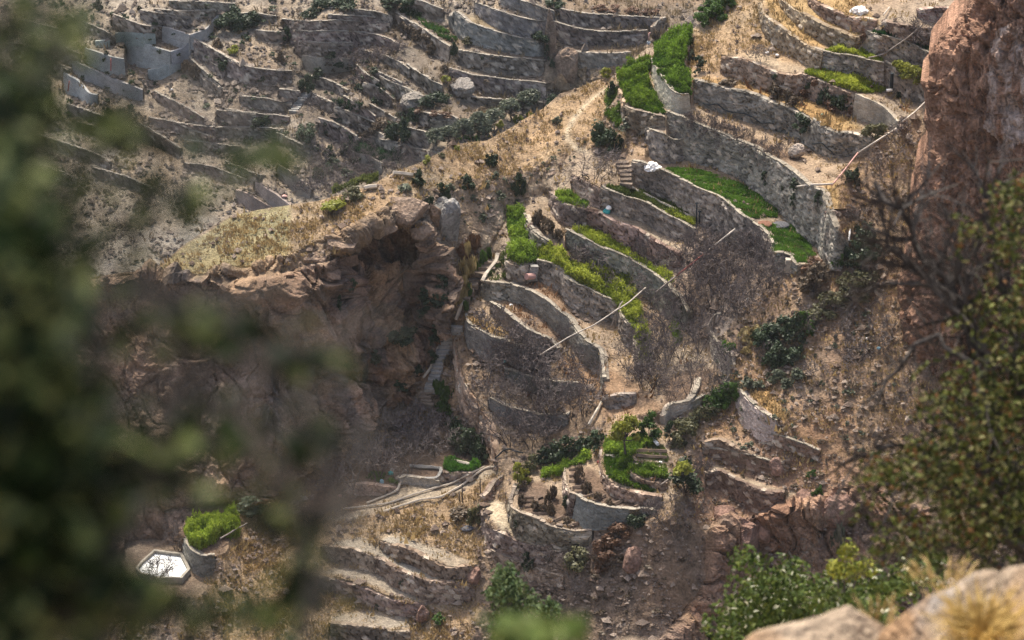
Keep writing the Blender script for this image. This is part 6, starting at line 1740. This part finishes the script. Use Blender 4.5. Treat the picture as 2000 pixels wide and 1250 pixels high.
# ------------------------------------------------------------------ the white pond
def pond():
    z0 = LB.z(310, 1118) + .30
    rim = at_z(*pts("265,1110 274,1098 301,1074 356,1081 372,1112 356,1130 312,1130 272,1120").T, z0)
    c = rim.mean(0)
    root = empty("water_tank", tuple(c), "concrete water tank brim-full of water painted white as reflected sky at the foot of the cliff", "water tank")
    R = rim - c
    n = len(R)
    inn = R * np.array([.90, .90, 1])
    V = np.vstack([R + [0, 0, .06], inn + [0, 0, .06], inn - [0, 0, .5], R - [0, 0, 1.6]])
    Q = []
    for k in range(n):
        j = (k + 1) % n
        Q += [(k, j, n + j, n + k), (n + k, n + j, 2 * n + j, 2 * n + k), (j, k, 3 * n + k, 3 * n + j)]
    link("tank_wall", mesh_from("tank_wall", V, [np.array(Q)], M_CONC), root)
    W = (R * np.array([.91, .91, 0])) + [0, 0, -.16]
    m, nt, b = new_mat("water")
    b.inputs["Base Color"].default_value = (.80, .81, .78, 1)  # the sky's white reflection is painted into the water's base colour
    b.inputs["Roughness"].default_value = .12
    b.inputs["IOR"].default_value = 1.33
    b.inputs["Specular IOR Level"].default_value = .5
    tc = nt.nodes.new("ShaderNodeTexCoord"); nz = nt.nodes.new("ShaderNodeTexNoise"); nz.inputs["Scale"].default_value = 6
    bp = nt.nodes.new("ShaderNodeBump"); bp.inputs["Strength"].default_value = .15; bp.inputs["Distance"].default_value = .05
    nt.links.new(tc.outputs["Object"], nz.inputs["Vector"]); nt.links.new(nz.outputs["Fac"], bp.inputs["Height"]); nt.links.new(bp.outputs["Normal"], b.inputs["Normal"])
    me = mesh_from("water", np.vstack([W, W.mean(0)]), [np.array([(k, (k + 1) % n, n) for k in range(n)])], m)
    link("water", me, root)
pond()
# ------------------------------------------------------------------ the viewer's own side of the valley
def front_slope():
    xs = np.linspace(-45, 45, 90); ys = np.concatenate([np.linspace(-6, 30, 60), np.linspace(31, 175, 60)])
    X, Y = np.meshgrid(xs, ys)
    Z = -1.75 - np.maximum(Y, 0) * math.tan(math.radians(35.5)) - .02 * np.abs(X)
    P = np.stack([X, Y, Z], -1)
    Z += (fbm(P.reshape(-1, 3) / 3.0, 4, 501).reshape(Z.shape) - .5) * np.clip(Y / 10, .2, 1.2)
    P[..., 2] = Z
    f = fbm(P.reshape(-1, 3) / 1.2, 4, 507)[:, None]
    col = np.array((.20, .15, .11)) * (1 - f) + np.array((.34, .27, .20)) * f
    me = mesh_from("near_slope", P.reshape(-1, 3), [grid_faces(*Z.shape)], M_GROUND, col)
    tag(link("near_slope", me), None, None, None, 'structure')
front_slope()

M_FROCK = ground_mat("front_rock", 3.0, 14.0, .35, .6)
def front_rock(label, crest, dist, seed, deep=1.3):
    A = catmull(pts(crest), 6.0)
    A[:, 1] += 9
    n = len(A)
    rs = np.random.default_rng(seed)
    C = at_dist(A[:, 0], A[:, 1], np.linspace(dist[0], dist[1], n))
    prof = [(1.4, -2.6), (1.1, -1.75), (.75, -1.0), (.4, -.46), (.15, -.14), (0, 0), (-.12, -.04), (-.3, -.16), (-.5, -.40), (-.72, -.8), (-.9, -1.5), (-1.0, -3.2)]
    pt = np.array(prof); t0 = np.linspace(0, len(prof) - 1, 46)
    pr = np.stack([np.interp(t0, np.arange(len(prof)), pt[:, k]) for k in (0, 1)], -1)
    P = C[None] + np.stack([np.zeros(46), pr[:, 0] * deep, pr[:, 1]], -1)[:, None]
    # close the ends by pulling the profile in
    e = np.minimum(np.arange(n), np.arange(n)[::-1]) / 4.0
    P[..., 2] -= (np.clip(1 - e, 0, 1) ** 2)[None] * 1.2
    Q = P.reshape(-1, 3)
    d = (fbm(Q / .55, 4, seed, .55, True) - .55) * .30 + (fbm(Q / .12, 3, seed + 3) - .5) * .07
    nrm = np.stack([np.zeros(46), np.gradient(pr[:, 1]), -np.gradient(pr[:, 0]) / 1.0], -1)
    nrm /= np.linalg.norm(nrm, axis=1, keepdims=True)
    nrm = np.where((nrm[:, 2:3] < 0) & (pr[:, 1:2] > -.5), -nrm, nrm)
    keep = np.clip(np.abs(pr[:, 0]) * 1.6, .03, 1)[:, None]
    P = P + nrm[:, None] * (d.reshape(46, n) * keep)[..., None]
    f1 = fbm(Q / .4, 4, seed + 7)[:, None]; f2 = np.clip((fbm(Q / .55, 3, seed + 11)[:, None] - .45) * 5, 0, 1); f3 = np.clip((fbm(Q / .35, 3, seed + 13)[:, None] - .55) * 7, 0, 1)
    col = np.array((.215, .160, .112)) * (1 - f1) + np.array((.34, .272, .198)) * f1
    col = col * (1 - .7 * f2) + np.array((.27, .155, .075)) * .7 * f2
    col = col * (1 - .7 * f3) + np.array((.24, .225, .215)) * .7 * f3
    me = mesh_from("rock", P.reshape(-1, 3), [grid_faces(46, n)], M_FROCK, np.clip(col, 0, .8), smooth=True)
    tag(link("rock", me), label, "rock")
front_rock("pale pointed rock at the bottom edge of the picture, in front of the glossy bush", "1420,1275 1455,1243 1476,1226 1520,1213 1546,1207 1600,1196 1645,1180 1660,1173 1680,1186 1726,1211 1745,1225 1765,1260", (20.0, 20.4), 601)
front_rock("large orange and cream rock in the bottom right corner, with yellow grass", "1700,1265 1726,1220 1745,1205 1772,1184 1800,1166 1828,1149 1863,1138 1898,1117 1920,1103 1944,1103 1965,1118 1980,1140", (20.2, 19.2), 602)
front_rock("grey-topped rock at the very right of the bottom corner", "1945,1150 1960,1120 1978,1099 2000,1094 2040,1080 2100,1090", (19.0, 18.6), 603)
front_rock("blurred grey rock low at the bottom edge, left of the pale pointed one", "1165,1285 1190,1250 1215,1236 1260,1238 1300,1244 1340,1252 1390,1275", (12.5, 12.3), 604, .7)

def leaf_cloud(blobs, seed, length, width, col, per_leaf_curl=.25, gaps=(), clump=0, csize=12):
    """blobs: (px, py, rx, ry, count, near, far) -> one leaf of six triangles each, folded along its midrib"""
    rs = np.random.default_rng(seed)
    Vs, Ts, Cs, off = [], [], [], 0
    for (x, y, ax, ay, n, d0, d1) in blobs:
        n = int(n)
        if clump:
            nc_ = max(3, n // clump)
            q = (rs.normal(size=(nc_, 2)) * .5)[rs.integers(0, nc_, n)] + rs.normal(size=(n, 2)) * np.array([csize / ax, csize / ay])
        else:
            q = rs.normal(size=(n, 2)) * .5
        ring = np.linalg.norm(q, axis=1, keepdims=True)
        q = q / np.maximum(1, ring / 1.25)
        lx, ly = x + q[:, 0] * ax, y + q[:, 1] * ay
        for hx, hy, hrx, hry in gaps:
            m = ((lx - hx) / hrx) ** 2 + ((ly - hy) / hry) ** 2 > 1
            lx, ly = lx[m], ly[m]
        n = len(lx)
        P = at_dist(lx, ly, rs.uniform(d0, d1, n))
        nr = rs.normal(size=(n, 3)) + np.array([0, -.2, .8]); nr /= np.linalg.norm(nr, axis=1, keepdims=True)
        a = np.cross(nr, rs.normal(size=(n, 3))); a /= np.linalg.norm(a, axis=1, keepdims=True)
        b = np.cross(nr, a)
        L_ = (length * rs.uniform(.6, 1.3, n))[:, None]; W_ = (width * rs.uniform(.7, 1.25, n))[:, None]
        ring6 = [P - a * L_ * .5, P - a * L_ * .18 + b * W_ * .5 + nr * W_ * per_leaf_curl, P + a * L_ * .22 + b * W_ * .42 + nr * W_ * per_leaf_curl, P + a * L_ * .5,
                 P + a * L_ * .22 - b * W_ * .42 + nr * W_ * per_leaf_curl, P - a * L_ * .18 - b * W_ * .5 + nr * W_ * per_leaf_curl]
        V = np.stack(ring6, 1)
        T = np.array([(0, 1, 5), (1, 2, 5), (2, 4, 5), (2, 3, 4)])
        Vs.append(V.reshape(-1, 3)); Ts.append((np.arange(n)[:, None, None] * 6 + T[None]).reshape(-1, 3) + off); off += n * 6
        k = rs.random(n)
        cc = np.array([col[int(i)] for i in (k * len(col))]) * rs.uniform(.65, 1.35, (n, 1))
        Cs.append(np.repeat(cc, 6, 0))
    return np.concatenate(Vs), np.concatenate(Ts), np.concatenate(Cs)

def front_branches(curves, seed, twigs=5, tlen=.12):
    """curves: (px points, distances, radius) in the picture's own spots, each with side twigs"""
    rs = np.random.default_rng(seed)
    main, tw = [], []
    for s_, (d0, d1), r in curves:
        A = catmull(pts(s_), 25.0)
        P = at_dist(A[:, 0], A[:, 1], np.linspace(d0, d1, len(A)))
        P = P + rs.normal(size=P.shape) * r * .6
        main.append((P, np.linspace(r, r * .35, len(P))))
        for k in range(2, len(P) - 1):
            for _ in range(twigs if rs.random() < .7 else 1):
                d = (P[k] - P[k - 1]); d /= np.linalg.norm(d)
                d = d + rs.normal(size=3) * .75; d /= np.linalg.norm(d)
                l = tlen * rs.uniform(.5, 1.6)
                m1 = P[k] + d * l * .5 + rs.normal(size=3) * l * .08
                e = m1 + (d + rs.normal(size=3) * .35) * l * .5
                tw.append((np.array([P[k], m1, e]), np.array([r * .28, r * .2, r * .1])))
                for __ in range(2):
                    f = m1 + (d + rs.normal(size=3) * .8) * l * .45
                    tw.append((np.array([m1, (m1 + f) / 2 + rs.normal(size=3) * l * .04, f]), np.array([r * .16, r * .12, r * .07])))
    return tubes(main, 5), tubes(tw, 3)

M_FLEAF = leaf_mat("front_leaf", (1, 1, 1), .18, .25, .6, .12, tint=True)
M_GLOSS = leaf_mat("glossy_leaf", (1, 1, 1), .28, .25, .55, .10, tint=True)
M_FBARK = plain_mat("front_bark", (.060, .053, .048), .35, 30.0, .9, .3)
M_FBARKD = plain_mat("front_bark_dark", (.085, .075, .062), .35, 30.0, .9, .3)

def front_bush(name, label, cat, curves, blobs, seed, length, width, cols, twigs, tlen, lm, bark, gaps=(), clump=0, csize=12):
    (bv, bq), (tv, tq) = front_branches(curves, seed, twigs, tlen)
    o0 = bv[0]
    root = empty(name, tuple(o0), label, cat)
    link("branches", mesh_from("branches", bv - o0, [bq], bark, smooth=True), root)
    t_ = link("twigs", mesh_from("twigs", tv - o0, [tq], bark), root); t_["kind"] = "stuff"
    V, T, C = leaf_cloud(blobs, seed + 1, length, width, cols, gaps=gaps, clump=clump, csize=csize)
    l_ = link("foliage", mesh_from("foliage", V - o0, [T], lm, C), root); l_["kind"] = "stuff"
    return root

DKL = [(.005, .010, .003), (.006, .013, .004), (.010, .022, .005), (.016, .032, .007), (.030, .050, .010), (.10, .12, .035), (.17, .19, .07)]  # shade painted as near-black leaf colours, blurred highlights as the pale last ones
front_bush("shrub", "dark leafy bush close to the viewer, thrown completely out of focus along the left side", "shrub",
    [("60,1300 110,1000 90,700 50,400 20,100 -10,-80", (4.7, 4.9), .011), ("180,1300 240,1080 300,930 340,820 420,700 560,690 640,700", (4.6, 5.1), .008),
     ("570,1310 590,1180 600,1060 560,960 500,860 430,780", (5.0, 5.3), .010), ("90,760 170,650 260,565 360,590 470,620", (4.8, 5.0), .008),
     ("60,480 150,350 250,270 330,210 380,150", (4.9, 5.3), .006), ("120,560 260,420 400,340 540,300", (4.8, 5.2), .006), ("30,250 80,120 130,40 150,-40", (4.9, 5.0), .006),
     ("600,1200 640,1080 650,960 625,870", (5.2, 5.4), .007), ("340,880 470,850 600,850 660,840", (4.8, 5.1), .006), ("-60,1300 20,1100 -20,800 10,500", (4.5, 4.7), .010)],
    [(30, 950, 160, 360, 3769, 4.3, 5.3), (0, 680, 95, 380, 1210, 4.2, 5.0), (110, 520, 150, 170, 172, 4.4, 5.2), (40, 260, 90, 200, 234, 4.5, 5.2), (240, 250, 130, 70, 102, 4.8, 5.4),
     (100, 70, 120, 90, 103, 4.8, 5.4), (500, 305, 80, 30, 33, 4.9, 5.2), (330, 390, 150, 50, 58, 4.8, 5.2), (400, 645, 170, 40, 79, 4.8, 5.2), (620, 705, 80, 30, 27, 4.9, 5.2),
     (625, 860, 50, 40, 21, 5.0, 5.3), (420, 850, 190, 60, 91, 4.7, 5.2), (300, 940, 120, 90, 91, 4.5, 5.2), (440, 1200, 190, 60, 79, 4.6, 5.3), (190, 1150, 140, 100, 226, 4.5, 5.2),
     (235, 1125, 55, 45, 57, 4.6, 5.2), (600, 1150, 50, 120, 66, 5.0, 5.4), (530, 1010, 60, 60, 21, 4.9, 5.3)],
    701, .040, .019, DKL, 3, .10, M_FLEAF, M_FBARKD, ((345, 1062, 118, 78), (470, 480, 130, 60), (380, 200, 120, 90), (380, 740, 70, 40)))
front_bush("shrub", "pale green leaf tips rising blurred at the bottom edge, right of centre-left", "shrub",
    [("1040,1330 1050,1280 1060,1225", (6.9, 7.0), .005), ("980,1330 985,1270 970,1215", (6.9, 7.0), .004), ("1100,1330 1110,1270 1120,1225", (6.9, 7.0), .004)],
    [(1045, 1235, 90, 24, 50, 6.6, 7.2), (980, 1225, 30, 22, 14, 6.7, 7.1), (1120, 1230, 26, 18, 12, 6.7, 7.1)], 703, .045, .024, [(.10, .14, .035), (.16, .20, .06), (.06, .10, .02)], 1, .05, M_FLEAF, M_FBARKD)
RT = [(.022, .030, .007), (.040, .050, .010), (.080, .088, .018), (.045, .060, .014), (.13, .14, .035), (.07, .085, .018), (.20, .19, .08), (.13, .065, .025)]
front_bush("shrub", "big half-blurred shrub with bare grey branches at the right edge, above the orange rock", "shrub",
    [("2060,1240 1990,1000 1950,820 1900,640 1850,560 1800,500 1760,430 1692,362", (29, 29.6), 0.061), ("1930,720 1880,610 1800,530 1740,478 1690,445", (29.2, 29.5), 0.043), ("1925,690 1850,590 1790,555 1715,560 1660,570", (29.1, 29.3), 0.030),
     ("1960,860 1900,720 1830,665 1770,700 1738,740 1727,790", (28.8, 29), 0.035), ("1990,1000 1900,900 1830,870 1740,880 1650,905", (28.9, 29.2), 0.035), ("2030,1100 1940,1010 1860,960 1780,940 1700,960", (28.6, 29), 0.035),
     ("2040,1000 2000,760 1960,560 1935,430 1925,350", (29.3, 29.8), 0.046), ("1905,640 1875,560 1870,500 1860,440 1850,410", (29.2, 29.4), 0.024), ("2050,900 2040,650 2010,500", (29.2, 29.6), 0.041), ("2000,1150 1900,1080 1800,1070 1720,1090", (28.6, 29), 0.030),
     ("1930,700 1870,540 1830,490 1800,470", (29.0, 29.2), 0.019), ("1900,640 1860,600 1820,560 1780,500 1770,470", (29.0, 29.2), 0.019)],
    [(1900, 840, 120, 130, 2021, 28, 30), (1920, 1000, 130, 100, 2291, 28, 30), (1810, 930, 110, 80, 835, 28, 30), (1740, 930, 60, 40, 255, 28.4, 29.6), (1970, 660, 70, 130, 943, 28.5, 30), (1950, 460, 60, 85, 565, 28.8, 30),
     (1990, 380, 40, 60, 161, 28.8, 30), (1800, 1060, 110, 40, 565, 28, 29.5), (1890, 620, 40, 60, 174, 28.5, 30), (2020, 850, 60, 260, 1751, 28, 30), (1690, 985, 40, 40, 60, 28.4, 29.6), (1870, 470, 30, 40, 53, 28.8, 30)],
    705, .052, .028, RT, 4, .40, M_GLOSS, M_FBARK, (), 22, 13)
front_bush("shrub", "glossy green bush with pale leaves painted as white glints behind the pale pointed rock", "shrub",
    [("1520,1330 1510,1230 1490,1150 1470,1090", (49, 50), .03), ("1560,1330 1560,1220 1560,1130 1540,1080", (49, 50), .03), ("1480,1330 1450,1240 1430,1180", (49, 50), .025), ("1620,1330 1630,1230 1640,1150", (48, 49), .025), ("1720,1330 1720,1210 1730,1130", (46, 47), .025)],
    [(1510, 1150, 75, 55, 1728, 48, 51), (1480, 1215, 85, 45, 1536, 48, 51), (1560, 1190, 60, 50, 998, 48, 51), (1640, 1170, 70, 45, 960, 46, 49), (1720, 1150, 60, 50, 806, 45, 48), (1420, 1235, 40, 25, 307, 49, 51), (1450, 1090, 24, 20, 115, 49, 51), (1790, 1120, 60, 40, 576, 42, 46), (1700, 1200, 60, 30, 499, 42, 46)],
    707, .085, .040, [(.022, .038, .008), (.034, .052, .010), (.034, .052, .010), (.055, .078, .016), (.055, .078, .016), (.08, .10, .02)] * 3 + [(.34, .34, .24)], 4, .35, M_GLOSS, M_FBARK, (), 20, 11)  # the lone pale colour paints a few leaves as white glints
front_bush("shrub", "small yellow-green plant above the glossy bush", "shrub",
    [("1650,1160 1652,1110 1658,1070", (45, 45), .014), ("1640,1150 1630,1110 1622,1090", (45, 45), .012), ("1665,1150 1685,1110 1695,1095", (45, 45), .012)],
    [(1656, 1080, 16, 22, 120, 44.6, 45.4), (1630, 1108, 22, 14, 110, 44.6, 45.4), (1685, 1108, 24, 16, 120, 44.6, 45.4), (1655, 1120, 34, 16, 130, 44.6, 45.4)], 709, .075, .034, [(.13, .15, .02), (.22, .22, .03)], 2, .2, M_FLEAF, M_FBARK)
front_bush("shrub", "upright dark green shrub at the bottom centre, sharp against the brown slope", "shrub",
    [("1000,1330 1000,1250 998,1180 990,1120", (60, 60), .035), ("1020,1320 1030,1240 1042,1170", (60, 60), .025), ("985,1310 972,1230 965,1170", (60, 60), .025), ("1060,1320 1070,1250 1075,1190", (60, 60), .02)],
    [(995, 1165, 30, 42, 756, 59, 61), (1000, 1225, 36, 36, 864, 59, 61), (985, 1125, 20, 22, 270, 59, 61), (1040, 1180, 16, 22, 198, 59, 61), (1075, 1190, 20, 20, 180, 59, 61), (1060, 1230, 30, 30, 306, 59, 61), (960, 1160, 14, 12, 90, 59, 61)],
    711, .10, .046, [(.032, .055, .020), (.05, .075, .025), (.07, .095, .035)], 4, .4, M_FLEAF, M_FBARK)

def front_tuft(label, px, py, dist, n, h, spread, cols, seed):
    rs = np.random.default_rng(seed)
    c = at_dist(px, py, dist)
    a = rs.random(n) * 6.28; r = np.sqrt(rs.random(n)) * spread
    B = np.stack([np.cos(a) * r, np.sin(a) * r, np.zeros(n)], -1)
    d = np.stack([np.cos(a) * .5, np.sin(a) * .5 - .1, np.ones(n)], -1) + rs.normal(size=(n, 3)) * .22
    L_ = (h * rs.uniform(.5, 1.15, n))[:, None]
    M_ = B + d * L_ * .55; T_ = B + d * L_ + np.stack([np.cos(a), np.sin(a), -1.2 * np.ones(n)], -1) * L_ * .2
    s = np.stack([-np.sin(a), np.cos(a), np.zeros(n)], -1) * .006
    V = np.stack([B - s, B + s, M_ + s * .8, M_ - s * .8, T_], 1).reshape(-1, 3)
    k = np.arange(n)[:, None] * 5
    t = rs.random((n, 1))
    C = np.repeat(np.array(cols[0]) * (1 - t) + np.array(cols[1]) * t, 5, 0)
    me = mesh_from("grass_tuft", V, [k + np.array([[0, 1, 2, 3]]), k + np.array([[3, 2, 4]])], M_STRAW, C)
    tag(link("grass_tuft", me, None, c), label, "grass", None, 'stuff')
front_tuft("golden dry grass tuft growing on the orange rock in the corner", 1915, 1250, 18.2, 420, .20, .14, ((.36, .22, .06), (.62, .45, .16)), 801)
front_tuft("thin straw stalks behind the orange rock", 1845, 1150, 20.8, 60, .11, .20, ((.36, .24, .08), (.55, .42, .2)), 803)
front_tuft("dry stalks in the gap between the two front rocks", 1725, 1225, 20.6, 40, .13, .16, ((.34, .22, .08), (.5, .38, .18)), 805)
# ------------------------------------------------------------------ the air between
def build_haze(density):
    lo = np.array([1e9] * 3); hi = -lo
    for o in scene.objects:
        if o.type == 'MESH':
            M = np.array(o.matrix_world) if o.parent is None else None
            if M is None:
                continue
            bb = np.array([c[:] for c in o.bound_box]) @ M[:3, :3].T + M[:3, 3]
            lo = np.minimum(lo, bb.min(0)); hi = np.maximum(hi, bb.max(0))
    lo -= np.array([4, 4, 1.2]); hi = np.maximum(hi, 0) + np.array([4, 4, 1.5])
    V = [(x, y, z) for z in (lo[2], hi[2]) for y in (lo[1], hi[1]) for x in (lo[0], hi[0])]
    Fq = np.array([(0, 2, 3, 1), (4, 5, 7, 6), (0, 1, 5, 4), (1, 3, 7, 5), (3, 2, 6, 7), (2, 0, 4, 6)])
    m = bpy.data.materials.new("air")
    m.use_nodes = True
    nt = m.node_tree
    nt.nodes.remove(nt.nodes["Principled BSDF"])
    v = nt.nodes.new("ShaderNodeVolumePrincipled")
    v.inputs["Color"].default_value = (.86, .90, .95, 1)
    v.inputs["Density"].default_value = density
    v.inputs["Anisotropy"].default_value = .3
    nt.links.new(v.outputs[0], nt.nodes["Material Output"].inputs["Volume"])
    o = link("haze", mesh_from("haze", V, [Fq], m))
    tag(o, "pale blue haze filling the valley", "haze", None, 'stuff')
bpy.context.view_layer.update()
build_haze(.00006)
